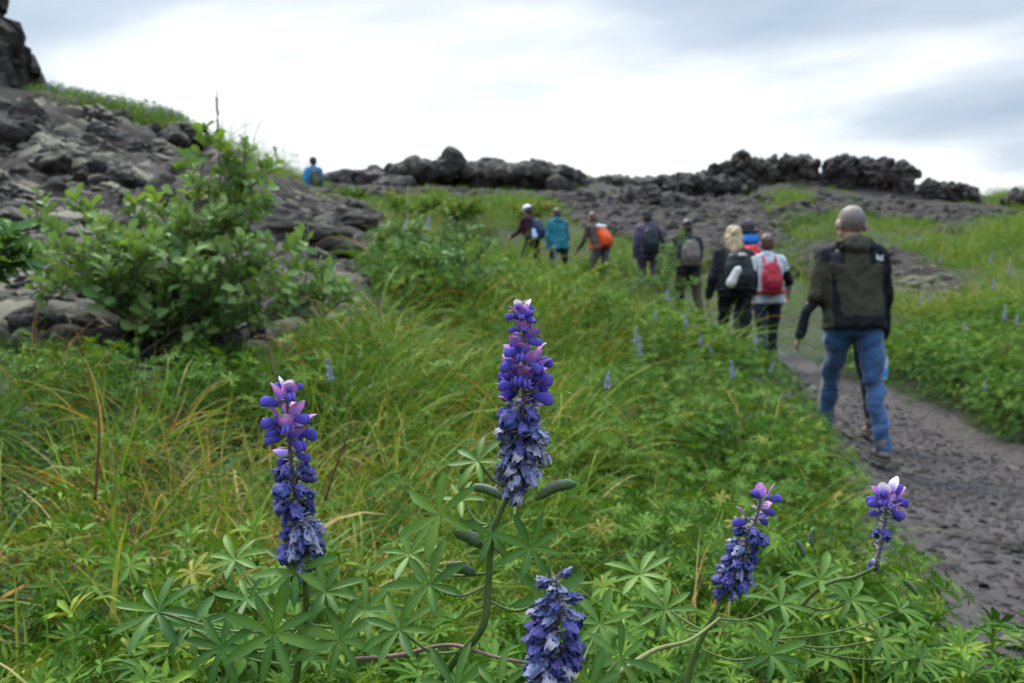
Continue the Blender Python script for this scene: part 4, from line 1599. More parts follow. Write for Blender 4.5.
stalk('seed_stalk', 'bare dark seed stalk rising against the sky above the willow bush', [(226, 260, 4.05), (221, 190, 4.05), (218, 130, 4.05), (217, 92, 4.05)], .0046, (.060, .055, .065), 14, 3)
stalk('dry_stalk', 'thin brown dry stalk standing in front of the willow bush', [(286, 420, 1.9), (276, 380, 1.9), (266, 330, 1.9), (262, 305, 1.9), (266, 278, 1.9)], .0022, (.13, .085, .055), 7, 4)
stalk('dry_stalk', 'reddish brown dry stem standing upright in the left grass', [(95, 500, 1.8), (99, 440, 1.8), (98, 405, 1.8)], .0030, (.12, .035, .022), 0, 5)
stalk('dry_stalk', 'fallen brown stem lying low between the withered bottom lupin and its leaves', [(350, 660, .76), (400, 655, .74), (450, 645, .72), (500, 658, .69), (560, 668, .70)], .0022, (.17, .105, .085), 0, 6)
stalk('dry_stalk', 'slanting dark dry stem beside the left lupin', [(325, 500, 1.3), (340, 455, 1.3), (353, 425, 1.3)], .0022, (.085, .045, .03), 0, 7)
stalk('bent_stem', 'thick olive stem curving out of the leaves right of the withered bottom lupin', [(575, 700, .72), (620, 672, .74), (655, 650, .78), (690, 640, .84), (720, 618, .9)], .0026, (.15, .15, .055), 0, 8)
stalk('dry_stalk', 'pale stalk standing before the outcrop right of the willow bush', [(305, 290, 4), (308, 250, 4), (307, 215, 4)], .0035, (.16, .13, .10), 10, 9)


# ------------------------------------------------------------------ shrubs
def obovate(L, wr):
    ts = np.array([0, .15, .4, .65, .85, 1.0])
    pw = np.array([.05, .3, .8, 1, .75, 0])
    v, f4, f3 = [], [], []
    for t, w in zip(ts[:-1], pw[:-1]):
        v += [(L * t, -wr * L * .5 * w, .10 * L * w * .5), (L * t, 0, -.10 * L * t * t), (L * t, wr * L * .5 * w, .10 * L * w * .5)]
    v.append((L, 0, -.13 * L))
    for k in range(4):
        a = 3 * k
        f4 += [(a + 3, a + 4, a + 1, a), (a + 4, a + 5, a + 2, a + 1)]
    f3 += [(15, 13, 12), (15, 14, 13)]
    return np.array(v), [np.array(f3), np.array(f4)]


def shrub(name, label, base, tips, leafL, seed, mat, density=150, group=None, wr=.52, twig=.25, cat='bush', from_t=.25, twigs=9, tone0=.28):
    """stems from base to each tip, side twigs along them, leaves along the twigs"""
    rng = np.random.default_rng(seed)
    base = np.asarray(base, float)
    root = empty(name, base)
    tag(root, label, cat, group)
    sm, lm = MB(), MB()
    for tip in tips:
        tip = np.asarray(tip, float) - base
        b = rng.normal(size=3) * np.array((.10, .06, 0)) * np.linalg.norm(tip)
        mid = (b + tip) / 2 + rng.normal(size=3) * .07 * np.linalg.norm(tip) + np.array((0, 0, .04))
        c = curve_pts([b, mid, tip], 8)
        H = np.linalg.norm(tip)
        v, f = tube(c, np.linspace(.010, .0028, len(c)) * (H / .8) ** .5, 6)
        sm.add(v, f, .5, (.085, .068, .048))
        starts = [(c[int(t * (len(c) - 1))], t) for t in np.linspace(from_t, .97, twigs)] + [(c[-1], 1.0)]
        for p, t in starts:
            for _ in range(2):
                d = rng.normal(size=3)
                d[2] = abs(d[2]) * .7 + .35
                d /= np.linalg.norm(d)
                if t == 1.0:
                    d = (c[-1] - c[-3]) / np.linalg.norm(c[-1] - c[-3]) + rng.normal(size=3) * .25
                    d /= np.linalg.norm(d)
                TL = twig * rng.uniform(.5, 1.1) * (1.15 - .4 * t)
                e = p + d * TL
                m = p + d * TL * .5 + np.array((0, 0, -.015))
                tw = curve_pts([p, m, e], 4)
                v, f = tube(tw, np.linspace(.0026, .0012, len(tw)), 4)
                sm.add(v, f, .5, (.10, .085, .055))
                nl = rng.integers(6, 11)
                tone = np.clip(tone0 + .35 * rng.random() + .18 * t, 0, 1)
                for k in range(nl):
                    q = tw[min(len(tw) - 1, int((.2 + .8 * k / nl) * len(tw)))]
                    L = leafL * rng.uniform(.6, 1.15)
                    a = k * 2.4 + rng.uniform(0, 1)
                    _, u, w = frame(d)
                    x = d * rng.uniform(.35, .9) + (math.cos(a) * u + math.sin(a) * w) * .9 + np.array((0, 0, .15))
                    x /= np.linalg.norm(x)
                    y = np.cross(d, x)
                    y /= np.linalg.norm(y) + 1e-9
                    z = np.cross(x, y)
                    if z[2] < 0:
                        y, z = -y, -z
                    v, f = obovate(L, wr * rng.uniform(.85, 1.2))
                    lm.add(q + v @ np.stack([x, y, z]), f, np.clip(tone + rng.normal() * .07, 0, 1))
    link('branches', sm.mesh('branches'), M_STEM, root)
    link('foliage', lm.mesh('foliage'), mat, root)
    return root


tips = [P(*q) for q in [(228, 165, 4.05), (245, 158, 4.11), (205, 150, 4.05), (262, 175, 4.17), (250, 205, 3.92), (85, 215, 4.05), (50, 222, 4.17), (115, 232, 3.92), (135, 222, 4.17), (165, 222, 4.05), (185, 232, 3.92), (35, 250, 4.05), (30, 262, 3.92), (75, 255, 3.86), (215, 225, 3.92),
                        (285, 250, 3.92), (300, 270, 3.98), (310, 292, 3.92), (240, 250, 3.79), (150, 250, 3.79), (110, 280, 3.79), (190, 270, 3.79), (270, 290, 3.79), (205, 195, 4.11), (60, 290, 3.79), (235, 190, 4.17)]]
shrub('willow_bush', 'large broad-leaved willow bush at the foot of the rubble slope', np.array((-1.4, 4.0, float(height(np.array([-1.4]), np.array([4.0]))[0]))), tips, .066, 21, M_WILLOW, twigs=7, from_t=.22, twig=.15, tone0=.52)
shrub('willow_bush', 'small willow shoot at the left edge of the photo', P(-25, 330, 2.6), [P(*q) for q in [(4, 246, 2.6), (-12, 235, 2.7), (-20, 255, 2.5), (8, 262, 2.6), (-30, 240, 2.6)]], .06, 22, M_WILLOW, twigs=5, from_t=.6, twig=.08)
shrub('leafy_bush', 'bushy grey-green shrub in the hollow right of the outcrop', P(425, 318, 7.4), [P(*q) for q in [(385, 245, 7.4), (400, 235, 7.5), (420, 232, 7.5), (445, 232, 7.4), (465, 240, 7.3), (480, 255, 7.3), (375, 265, 7.3), (410, 255, 7.1), (440, 258, 7.1), (490, 270, 7.2), (395, 280, 7.0), (460, 280, 7.0)]], .075, 23, M_FERN, twigs=7, from_t=.35, twig=.22, tone0=.4)
shrub('leafy_bush', 'low round shrub at the right foot of the outcrop', P(318, 320, 5.2), [P(*q) for q in [(300, 290, 5.1), (325, 283, 5.1), (345, 292, 5.0)]], .055, 24, M_WILLOW, twigs=5, from_t=.4, twig=.12)
shrub('weed_bush', 'scraggly weed shrub growing right in front of the man with the black pack', P(655, 318, 11), [P(*q) for q in [(620, 262, 11), (635, 275, 11), (668, 250, 11), (680, 240, 11.2), (650, 282, 10.8), (690, 285, 10.8), (612, 285, 11), (672, 270, 11)]], .07, 25, M_FERN, twigs=6, from_t=.35, twig=.16, wr=.3, tone0=.5)
for i, (px, py, h, lab) in enumerate([(575, 300, 40, 'leafy weed clump below the hiker with the orange pack'), (350, 196, 14, 'green bush patch under the left end of the broad crag'), (405, 205, 26, 'bright green bush in the gully below the broad crag'), (455, 212, 22, 'rounded green bush at the middle of the gully'), (520, 212, 22, 'dense green bush under the domed block')]):
    d = (12, 30, 30, 30, 31)[i]
    b = hit(px, py + h * .8)[0] if i else P(575, 308, 12)
    s = h * d / FPX
    shrub('leafy_bush', lab, b, [b + np.array((random.uniform(-1, 1) * s * 1.6, random.uniform(-.5, .5) * s, s * random.uniform(.6, 1.0))) for _ in range(9)], .11 if i else .07, 30 + i, M_LUPIN, twigs=6, from_t=.3, twig=.35 if i else .15, tone0=.45)
# grass tussock crowning the rubble slope's top edge
x, y = RNG.uniform(-7.0, -3.9, 900), RNG.uniform(12.0, 14.5, 900)
z = height(x, y)
px, py = to_pix(np.stack([x, y, z], -1))
k = (px > 28) & (px < 182) & (n2(x, y, 1.5, 2, 5) > -.5)
emit('grass', C_GRASS_FAR, 4, x[k], y[k], z[k], .25, .5)
k2 = k & (RNG.random(900) < .6)
emit('lupin_foliage', C_LUPIN_MID, 4, x[k2], y[k2], z[k2], .4, .75)

# ------------------------------------------------------------------ people
def capsule(mb, p0, p1, r0, r1, e=(1, 1), xa=(1, 0, 0), seg=12, cap=3):
    """tapered capsule; e scales its section along xa and across it"""
    p0, p1 = np.asarray(p0, float), np.asarray(p1, float)
    d = p1 - p0
    L = np.linalg.norm(d)
    d = d / L if L > 1e-6 else np.array((0, 0, 1.0))
    u = np.asarray(xa, float) - d * np.dot(xa, d)
    if np.linalg.norm(u) < 1e-3:
        _, u, _ = frame(d)
    u = u / np.linalg.norm(u)
    w = np.cross(d, u)
    rings = [(p0 - d * r0 * math.cos(t), r0 * math.sin(t)) for t in np.linspace(.25, math.pi / 2, cap)] + [(p1 + d * r1 * math.sin(t), r1 * math.cos(t)) for t in np.linspace(0, math.pi / 2 - .25, cap)]
    a = np.arange(seg) * 2 * math.pi / seg
    v = np.concatenate([c + r * (np.cos(a)[:, None] * u * e[0] + np.sin(a)[:, None] * w * e[1]) for c, r in rings] + [np.array([p0 - d * r0, p1 + d * r1])])
    n = len(rings)
    i = np.arange(seg)
    j = (i + 1) % seg
    f4 = np.concatenate([np.stack([k * seg + i, k * seg + j, (k + 1) * seg + j, (k + 1) * seg + i], -1) for k in range(n - 1)])
    f3 = np.concatenate([np.stack([np.full(seg, n * seg), j, i], -1), np.stack([np.full(seg, n * seg + 1), (n - 1) * seg + i, (n - 1) * seg + j], -1)])
    mb.add(v, [f3, f4])


def loft(mb, secs, xa, seg=20, sq=2.4):
    """closed loft through (centre, half width along xa, half depth, normal)"""
    a = np.arange(seg) * 2 * math.pi / seg
    ca, sa = np.cos(a), np.sin(a)
    ca, sa = np.sign(ca) * np.abs(ca) ** (2 / sq), np.sign(sa) * np.abs(sa) ** (2 / sq)
    xa = np.asarray(xa, float)
    rings = []
    for c, ax, ay, nrm in secs:
        nrm = np.asarray(nrm, float)
        x = xa - nrm * np.dot(xa, nrm)
        x /= np.linalg.norm(x)
        y = np.cross(nrm, x)
        rings.append(np.asarray(c) + ca[:, None] * ax * x + sa[:, None] * ay * y)
    n = len(rings)
    v = np.concatenate(rings + [[secs[0][0], secs[-1][0]]])
    i = np.arange(seg)
    j = (i + 1) % seg
    f4 = np.concatenate([np.stack([k * seg + i, k * seg + j, (k + 1) * seg + j, (k + 1) * seg + i], -1) for k in range(n - 1)])
    f3 = np.concatenate([np.stack([np.full(seg, n * seg), j, i], -1), np.stack([np.full(seg, n * seg + 1), (n - 1) * seg + i, (n - 1) * seg + j], -1)])
    mb.add(v, [f3, f4])


def ell(mb, c, r, rot=None, sub=3):
    iv, jf = ico(sub)
    v = iv * np.asarray(r, float)
    if rot is not None:
        v = v @ np.asarray(rot).T
    mb.add(v + np.asarray(c), jf)


def fuse(name, mb, mats, parent, voxel, smooth=3, wrinkle=0.0, wf=(9, 9, 20), seed=1, pick=None):
    """overlapping closed pieces grown together into one skin, smoothed and creased"""
    o = link(name, mb.mesh(name), (), parent)
    md = o.modifiers.new('r', 'REMESH')
    md.mode = 'VOXEL'
    md.voxel_size = voxel
    md.use_smooth_shade = True
    if smooth:
        s = o.modifiers.new('s', 'SMOOTH')
        s.iterations = smooth
        s.factor = 0.5
    me = bake(o)
    for m in mats:
        me.materials.append(m)
    n = len(me.vertices)
    v = np.empty(n * 3, np.float32)
    me.vertices.foreach_get('co', v)
    v = v.reshape(-1, 3).astype(float)
    if wrinkle:
        nn = np.empty(n * 3, np.float32)
        me.vertex_normals.foreach_get('vector', nn)
        q = v + .03 * np.stack([vnoise(v * 7 + 5 * k, seed + k) for k in range(3)], -1)
        sg = np.where(q[:, :1] > 0, 1.0, -1.0)
        q = np.concatenate([q[:, :1] * .75 + sg * q[:, 2:] * .66, q[:, 1:2], q[:, 2:] * .75 - sg * q[:, :1] * .66], 1)
        a = fbm(q * np.array(wf), 3, seed, .5, False) * 1.3
        v = v + nn.reshape(-1, 3) * (wrinkle * (a - .2))[:, None]
        me.vertices.foreach_set('co', v.astype(np.float32).ravel())
        me.update()
    if pick is not None:
        c = np.empty(len(me.polygons) * 3, np.float32)
        me.polygons.foreach_get('center', c)
        me.polygons.foreach_set('material_index', pick(c.reshape(-1, 3).astype(float)).astype(np.int32))
    me.polygons.foreach_set('use_smooth', np.ones(len(me.polygons), bool))
    me.name = name
    return o


_fab = {}


def fabric(name, col, rough=.85, ns=140, var=.22):
    key = (name, col)
    if key not in _fab:
        _fab[key] = m_plain(name, col, rough, ns, var, .25, .003, 0.0, .15)
    return _fab[key]


M_SKIN = m_plain('skin', (.30, .155, .115), .5, 40, .12, .05, .002)
M_CROWN = m_plain('thinning_hair', (.165, .125, .112), .7, 90, .3, .2, .002)
M_EYE = m_plain('eye_white', (.75, .73, .70), .2, 10, .02, 0, .001)
M_SOLE = m_plain('boot_sole', (.045, .040, .036), .8)
M_BOOT = m_plain('boot_leather', (.060, .045, .035), .65)


def hand(mb, wrist, d, palm_n, H, side, curl=.5):
    """palm, four unequal bent fingers and a thumb off the side, hanging along d with the palm facing palm_n"""
    d = np.asarray(d, float) / np.linalg.norm(d)
    pn = np.asarray(palm_n, float) - d * np.dot(palm_n, d)
    pn /= np.linalg.norm(pn)
    ac = np.cross(d, pn)                                    # across the knuckles
    s = H / 1.75
    w = np.asarray(wrist, float)
    capsule(mb, w, w + d * .030 * s, .025 * s, .030 * s, (1.1, .62), ac)
    capsule(mb, w + d * .030 * s, w + d * .080 * s, .032 * s, .036 * s, (1.15, .42), ac)
    front = np.dot(ac, (0, 1, 0)) > 0
    order = (1, -1) if front else (-1, 1)                   # index finger towards the walking direction
    for k, (L, off) in enumerate([(.070, .031), (.078, .011), (.073, -.010), (.058, -.030)]):
        b = w + d * .088 * s + ac * off * s * order[0]
        dd = d * 1.0 + ac * off * 1.2 * order[0]
        for j, fr in enumerate((.45, .32, .25)):
            ang = curl * (.55 + .75 * j)
            dj = dd * math.cos(ang) + pn * math.sin(ang)
            dj /= np.linalg.norm(dj)
            e = b + dj * L * fr * s
            capsule(mb, b, e, (.0088 - .001 * j) * s, (.0082 - .0012 * j) * s, seg=8)
            b = e
    tb = w + d * .030 * s + ac * .024 * s * order[0]
    t1 = tb + (d * .6 + ac * .75 * order[0] + pn * .4) * .034 * s
    t2 = t1 + (d * .9 + ac * .25 * order[0] + pn * .45) * .030 * s
    capsule(mb, tb, t1, .013 * s, .0105 * s, seg=8)
    capsule(mb, t1, t2, .0102 * s, .0085 * s, seg=8)


def person(label, x, y, heading, H, lean=6, thigh=(20, -14), knee=(12, 22), swing=(-18, 16), elbow=(15, 20), abd=(10, 10), girth=1.0, head=(0, 0), jacket=None, trousers=None, pants_extra=None,
           hair=None, hair_style='short', cap=None, hood=None, voxel=.010, seed=1, group=None, hem=.47, wrist_override=None, boots=None, sleeve_pick=None, curl=(.5, .5), z=None, head_scale=1.07, splay=.03):
    """x,y on the ground; heading = degrees turned left from walking away; index 0 is the left side, 1 the right"""
    if z is None:
        z = float(height(np.array([x]), np.array([y]), True)[0]) - .02
    root = empty('person', (x, y, z), math.radians(heading))
    tag(root, label, 'person', group)
    R = math.radians
    L = R(lean)
    sp = np.array((0, math.sin(L), math.cos(L)))
    X = np.array((1.0, 0, 0))
    hipc = np.array((0, 0, .525 * H))
    hips, knees, ank = [], [], []
    for i, s in enumerate((-1, 1)):
        a, b = R(thigh[i]), R(thigh[i] - knee[i])
        h = hipc + np.array((s * .055 * H, 0, -.012 * H))
        k = h + .240 * H * np.array((s * splay, math.sin(a), -math.cos(a)))
        n = k + .232 * H * np.array((s * .035, math.sin(b), -math.cos(b)))
        hips.append(h)
        knees.append(k)
        ank.append(n)
    dz = .043 * H - min(ank[0][2], ank[1][2])
    for arr in (hips, knees, ank):
        for i in range(2):
            arr[i] = arr[i] + np.array((0, 0, dz))
    hipc = hipc + np.array((0, 0, dz))
    shc = hipc + .285 * H * sp
    nb = hipc + .315 * H * sp
    hl = L * .55 + R(head[0])
    hu = np.array((0, math.sin(hl), math.cos(hl)))
    hc = nb + .080 * H * hu + np.array((0, .012 * H, 0))
    yaw = R(head[1])
    hf = np.array((-math.sin(yaw), math.cos(yaw) * math.cos(hl), -math.sin(hl)))
    hf /= np.linalg.norm(hf)
    hr = np.cross(hf, hu)
    hr /= np.linalg.norm(hr)
    hu2 = np.cross(hr, hf)
    HR = np.stack([hr, hf, hu2], 1)

    def hp(a, b, c):
        return hc + HR @ (np.array((a, b, c)) * H * head_scale)
    shs, els, wrs, fdirs = [], [], [], []
    for i, s in enumerate((-1, 1)):
        sh = shc + np.array((s * .102 * H * (.6 + .4 * girth), 0, -.016 * H))
        sw, ab = R(swing[i]), R(abd[i])
        ud = np.array((s * math.sin(ab), math.cos(ab) * math.sin(sw), -math.cos(ab) * math.cos(sw)))
        e = sh + .172 * H * ud
        fs = R(swing[i] + elbow[i])
        fd = np.array((s * math.sin(ab) * .4, math.sin(fs), -math.cos(fs)))
        fd /= np.linalg.norm(fd)
        if wrist_override and wrist_override[i] is not None:
            fd = np.asarray(wrist_override[i], float)
            fd /= np.linalg.norm(fd)
        w = e + .140 * H * fd
        shs.append(sh)
        els.append(e)
        wrs.append(w)
        fdirs.append(fd)
    # ---- body, one skin
    mb = MB()
    for i in range(2):
        capsule(mb, hips[i], knees[i], .044 * H, .030 * H)
        capsule(mb, knees[i], ank[i], .029 * H, .020 * H)
        capsule(mb, ank[i], ank[i] + np.array((0, .075 * H, -.022 * H)), .020 * H, .014 * H)
        capsule(mb, shs[i], els[i], .027 * H, .022 * H)
        capsule(mb, els[i], wrs[i], .022 * H, .0145 * H)
        s = (-1, 1)[i]
        hand(mb, wrs[i], fdirs[i] + np.array((0, .05, -.1)), np.array((-s * 1.0, .15, 0)), H, s, curl[i])
    g = girth
    loft(mb, [(hipc - sp * .045 * H, .070 * H * g, .050 * H * g, sp), (hipc + sp * .02 * H, .088 * H * g, .058 * H * g, sp), (hipc + sp * .12 * H, .076 * H * g, .052 * H * g, sp), (hipc + sp * .22 * H, .090 * H * g, .058 * H * g, sp), (shc, .085 * H * g, .046 * H * g, sp), (shc + sp * .022 * H, .045 * H, .032 * H, sp)], X)
    capsule(mb, shs[0], shs[1], .028 * H, .028 * H)
    capsule(mb, nb - sp * .02 * H, hc - hu * .02 * H, .034 * H * (.6 + .4 * g), .031 * H)
    ell(mb, hp(0, -.006, .012), np.array((.043, .053, .050)) * H * head_scale, HR)
    ell(mb, hp(0, .014, -.028), np.array((.034, .038, .036)) * H * head_scale, HR)
    ell(mb, hp(0, .032, -.050), np.array((.018, .014, .012)) * H * head_scale, HR)
    capsule(mb, hp(0, .047, .004), hp(0, .058, -.018), .007 * H, .0095 * H, seg=8)
    for s in (-1, 1):
        ell(mb, hp(s * .047, -.004, -.006), np.array((.011, .012, .019)) * H * head_scale, HR, 2)
        capsule(mb, hp(s * .010, .044, .010), hp(s * .027, .038, .010), .006 * H, .005 * H, seg=8)
    capsule(mb, hp(-.012, .044, -.034), hp(.012, .044, -.034), .0055 * H, .0055 * H, seg=8)
    
    def scalp(c):
        q = (c - hc) @ HR / (H * head_scale)
        edge = .003 * np.sin(q[:, 0] * 400 + q[:, 2] * 300)
        line = np.interp(q[:, 1], [-.06, -.012, -.004, .012, .03], [-.022, -.018, .010, .014, .038])
        m = ((q[:, 2] > line + edge) & (np.abs(q[:, 0]) < .0465) & (np.abs(q[:, 2]) < .09)).astype(float)
        m[(m > 0) & (q[:, 2] + .006 * vnoise(q * 160, 5) > .043)] = 2.0       # thinner on the crown
        return m
    crop = hair_style == 'crop' and hair is not None
    fuse('body', mb, [M_SKIN, hair, M_CROWN] if crop else [M_SKIN], root, min(voxel, .0075) if voxel > .006 else .0045, 2, pick=scalp if crop else None)
    for s in (-1, 1):
        e = MB()
        ell(e, hp(s * .018, .041, .002), np.array((.0072, .0072, .0062)) * H * head_scale, HR, 2)
        link('eye', e.mesh('eye'), M_EYE, root)
    # ---- trousers
    mb = MB()
    tf = 1.0 if pants_extra is None else pants_extra
    loft(mb, [(hips[0] * .5 + hips[1] * .5 - sp * .03 * H, .070 * H * g, .058 * H * g, (0, 0, 1)), (hipc + sp * .0 * H, .098 * H * g, .070 * H * g, sp), (hipc + sp * .07 * H, .090 * H * g, .062 * H * g, sp)], X)
    for i in range(2):
        capsule(mb, hips[i] + np.array((0, 0, .01)), knees[i], .062 * H * (.5 + .5 * g) * tf, .041 * H * tf, (1, 1.08))
        capsule(mb, knees[i], ank[i] + np.array((0, 0, .012 * H)), .040 * H * tf, .034 * H * tf, (1, 1.1))
        sh_ = (ank[i] - knees[i]) / np.linalg.norm(ank[i] - knees[i])
        capsule(mb, ank[i] - sh_ * .03 * H, ank[i] + sh_ * .006 * H, .036 * H * tf, .037 * H * tf, (1, 1.1))
    fuse('trousers', mb, [trousers], root, voxel, 3, .024, (6, 6, 13), seed + 3)
    # ---- jacket
    mb = MB()
    hm = hipc + sp * (hem - .525) * H
    loft(mb, [(hm, .112 * H * g, .080 * H * g, sp), (hm + sp * .012 * H, .118 * H * g, .086 * H * g, sp), (hipc + sp * .06 * H, .114 * H * g, .084 * H * g, sp), (hipc + sp * .14 * H, .110 * H * g, .080 * H * g, sp), (hipc + sp * .215 * H, .113 * H * g, .078 * H * g, sp),
              (shc - sp * .020 * H, .100 * H * g, .068 * H * g, sp), (shc + sp * .008 * H, .074 * H * g, .054 * H * g, sp), (nb + sp * .014 * H, .044 * H, .042 * H, sp), (nb + sp * .022 * H, .040 * H, .038 * H, sp)], X, 24, 2.15)
    for i in range(2):
        s = (-1, 1)[i]
        capsule(mb, shc + X * s * .05 * H + sp * .004 * H, shs[i], .038 * H, .042 * H)
        capsule(mb, shs[i], els[i], .042 * H, .035 * H)
        capsule(mb, els[i], wrs[i] - fdirs[i] * .012 * H, .035 * H, .026 * H)
        capsule(mb, wrs[i] - fdirs[i] * .025 * H, wrs[i] - fdirs[i] * .004 * H, .027 * H, .026 * H)
    if hood:
        ell(mb, nb + np.array((0, -.030, .004)) * H - sp * .004 * H, np.array((.074, .052, .040)) * H)
        ell(mb, nb + np.array((0, -.058, -.016)) * H, np.array((.070, .034, .030)) * H)
        for s in (-1, 1):
            capsule(mb, nb + np.array((s * .052, -.02, .006)) * H, nb + np.array((s * .040, .028, .004)) * H, .026 * H, .020 * H)
    mats = jacket if isinstance(jacket, list) else [jacket]
    info = dict(H=H, shs=shs, els=els, wrs=wrs, shc=shc, nb=nb, hipc=hipc, hm=hm, sp=sp, hc=hc, HR=HR, g=g, root=root, ank=ank, fd=fdirs)
    fuse('jacket', mb, mats, root, voxel, 3, .020, (5.5, 5.5, 9), seed, (lambda c: sleeve_pick(c, info)) if sleeve_pick else None)
    # ---- boots
    for i in range(2):
        b = MB()
        a = ank[i]
        sd = (ank[i] - knees[i]) / np.linalg.norm(ank[i] - knees[i])
        pit = max(0.0, min(0.9, (a[2] - .045 * H) / (.12 * H)))
        t = np.array((0, math.cos(pit), -math.sin(pit)))
        nrm = np.array((0, math.sin(pit), math.cos(pit)))
        lo = a - nrm * .026 * H
        capsule(b, a, a - sd * .02 * H, .029 * H, .030 * H)
        capsule(b, lo - t * .022 * H, lo + t * .030 * H, .024 * H, .027 * H, (1.0, .85))
        capsule(b, lo + t * .02 * H, lo + t * .098 * H - nrm * .005 * H, .027 * H, .021 * H, (1.1, .75))
        sh = fuse('boot', b, [boots or M_BOOT], root, .008, 2)
        b = MB()
        so = lo - nrm * .018 * H
        loft(b, [(so - nrm * .0 * H + t * .034 * H - nrm * .009, .030 * H, .088 * H, nrm), (so + t * .034 * H + nrm * .006 * H, .031 * H, .090 * H, nrm)], X, 24, 2.6)
        link('sole', b.mesh('sole'), M_SOLE, sh)
    # ---- hair, cap
    if hair is not None and hair_style != 'crop':
        mb = MB()
        if hair_style == 'crop':
            ell(mb, hp(0, -.011, .0195), np.array((.0440, .0510, .0462)) * H * head_scale, HR)
            ell(mb, hp(0, -.027, -.012), np.array((.033, .032, .030)) * H * head_scale, HR)
        else:
            ell(mb, hp(0, -.012, .018), np.array((.050, .058, .054)) * H * head_scale, HR)
            ell(mb, hp(0, -.024, -.012), np.array((.047, .042, .042)) * H * head_scale, HR)
            if hair_style == 'long':
                capsule(mb, hp(0, -.034, -.01), hp(0, -.046, -.085), .050 * H, .046 * H, (1.25, .7), hr)
                for s in (-1, 1):
                    capsule(mb, hp(s * .036, -.012, .0), hp(s * .044, -.020, -.080), .022 * H, .018 * H)
            if hair_style == 'tail':
                capsule(mb, hp(0, -.05, .01), hp(0, -.085, -.06), .018 * H, .013 * H)
            if hair_style == 'bun':
                ell(mb, hp(0, -.055, .035), np.array((.024, .022, .022)) * H * head_scale, HR)
        o = fuse('hair', mb, [hair], root, .006 if voxel < .009 else .009, 1, .013 if hair_style == 'long' else .006, (34, 34, 9), seed + 9)
    if cap is not None:
        mb = MB()
        ell(mb, hp(0, -.006, .030), np.array((.051, .060, .042)) * H * head_scale, HR)
        capsule(mb, hp(-.03, .05, .022), hp(.03, .05, .022), .016 * H, .016 * H, (1, .25), hr)
        capsule(mb, hp(-.02, .078, .016), hp(.02, .078, .016), .018 * H, .018 * H, (1, .25), hr)
        fuse('cap', mb, [cap], root, .008, 2)
    return info


def to_world(info, p):
    r = info['root']
    bpy.context.view_layer.update()
    return np.array(r.matrix_world @ Vector(p))


def backpack(info, label, mat, strap, size=(.15, .085, .23), drop=.02, pocket=None, extras=(), group=None, lid=None):
    """a pack worn on the back: half sizes in metres"""
    H, sp, shc, g = info['H'], info['sp'], info['shc'], info['g']
    r0 = info['root']
    c = shc - sp * (size[2] + drop) + np.array((0, -1, 0)) * (.080 * H * g + size[1] * .80)
    root = empty('backpack', to_world(info, c), r0.rotation_euler.z)
    tag(root, label, 'backpack', group)
    L = math.acos(min(1, sp[2])) * (1 if sp[1] >= 0 else -1)
    n = np.array((0, math.sin(L), math.cos(L)))
    bk = np.array((0, -math.cos(L), math.sin(L)))
    X = np.array((1.0, 0, 0))
    a, b, h = size
    mb = MB()
    loft(mb, [(-n * h, a * .80, b * .7, n), (-n * h * .92, a * .95, b * .95, n), (-n * h * .4 + bk * .012, a, b * 1.08, n), (n * h * .3, a * .95, b, n), (n * h * .75 - bk * .01, a * .82, b * .8, n), (n * h * .97 - bk * .02, a * .55, b * .5, n), (n * h - bk * .02, a * .3, b * .25, n)], X, 24, 3.2)
    fuse('pack_body', mb, [mat], root, .010, 2, .010, (9, 9, 12), 5)
    mb = MB()
    loft(mb, [(-n * h * .75 + bk * b * .95, a * .62, .030, n), (-n * h * .3 + bk * b * 1.12, a * .68, .038, n), (n * h * .05 + bk * b * 1.02, a * .6, .028, n)], X, 16, 3)
    fuse('pocket', mb, [pocket or mat], root, .009, 2, .006, (9, 9, 12), 7)
    if lid is not None:
        mb = MB()
        loft(mb, [(n * h * .62 + bk * b * .35, a * .86, b * .75, n), (n * h * .95 + bk * b * .1, a * .78, b * .72, n), (n * h * 1.08, a * .5, b * .5, n)], X, 16, 3)
        fuse('lid', mb, [lid], root, .010, 2, .006)
    for s in (-1, 1):
        x = s * a * .55
        fr = -bk * (b * .8 + .155 * H * g)
        pts = [n * h * .75 + X * x - bk * b * .5, n * (h + drop + .030) + X * x * 1.05 - bk * (b * .8 + .03 * H), n * (h + drop + .030) + X * x * 1.15 - bk * (b * .8 + .10 * H), n * (h * .55) + X * x * 1.3 + fr * 1.02, n * (-h * .2) + X * x * 1.6 + fr * .98,
               n * (-h * .7) + X * s * (.118 * H * g + .01) - bk * (b * .8 + .08 * H * g), -n * h * .85 + X * s * a * .9 - bk * b * .3]
        c_ = curve_pts(pts, 6)
        v, f = tube(c_, .016, 8)
        mb = MB()
        mb.add(v, f)
        link('strap', mb.mesh('strap'), strap, root)
    for nm, pos, rad, hh, m in extras:
        mb = MB()
        p = X * pos[0] * a + bk * pos[1] * b + n * pos[2] * h
        tl = np.array(pos[3]) if len(pos) > 3 else n
        capsule(mb, p - tl * hh, p + tl * hh, rad, rad * .8)
        fuse(nm, mb, [m], root, .008, 2, .006)
    return root


def at(px, d):
    return (px - 512) / FPX * d * 1.0, d


# ---- the man nearest the camera
OLIVE, BLACKF = fabric('olive_shell_fabric', (.030, .027, .017)), fabric('black_shell_fabric', (.0055, .0055, .007))
DENIM = m_plain('blue_denim', (.009, .040, .105), .9, 60, .18, .3, .004, .2)
GREYHAIR = m_plain('short_grey_hair', (.125, .10, .092), .85, 70, .55, .6, .004)


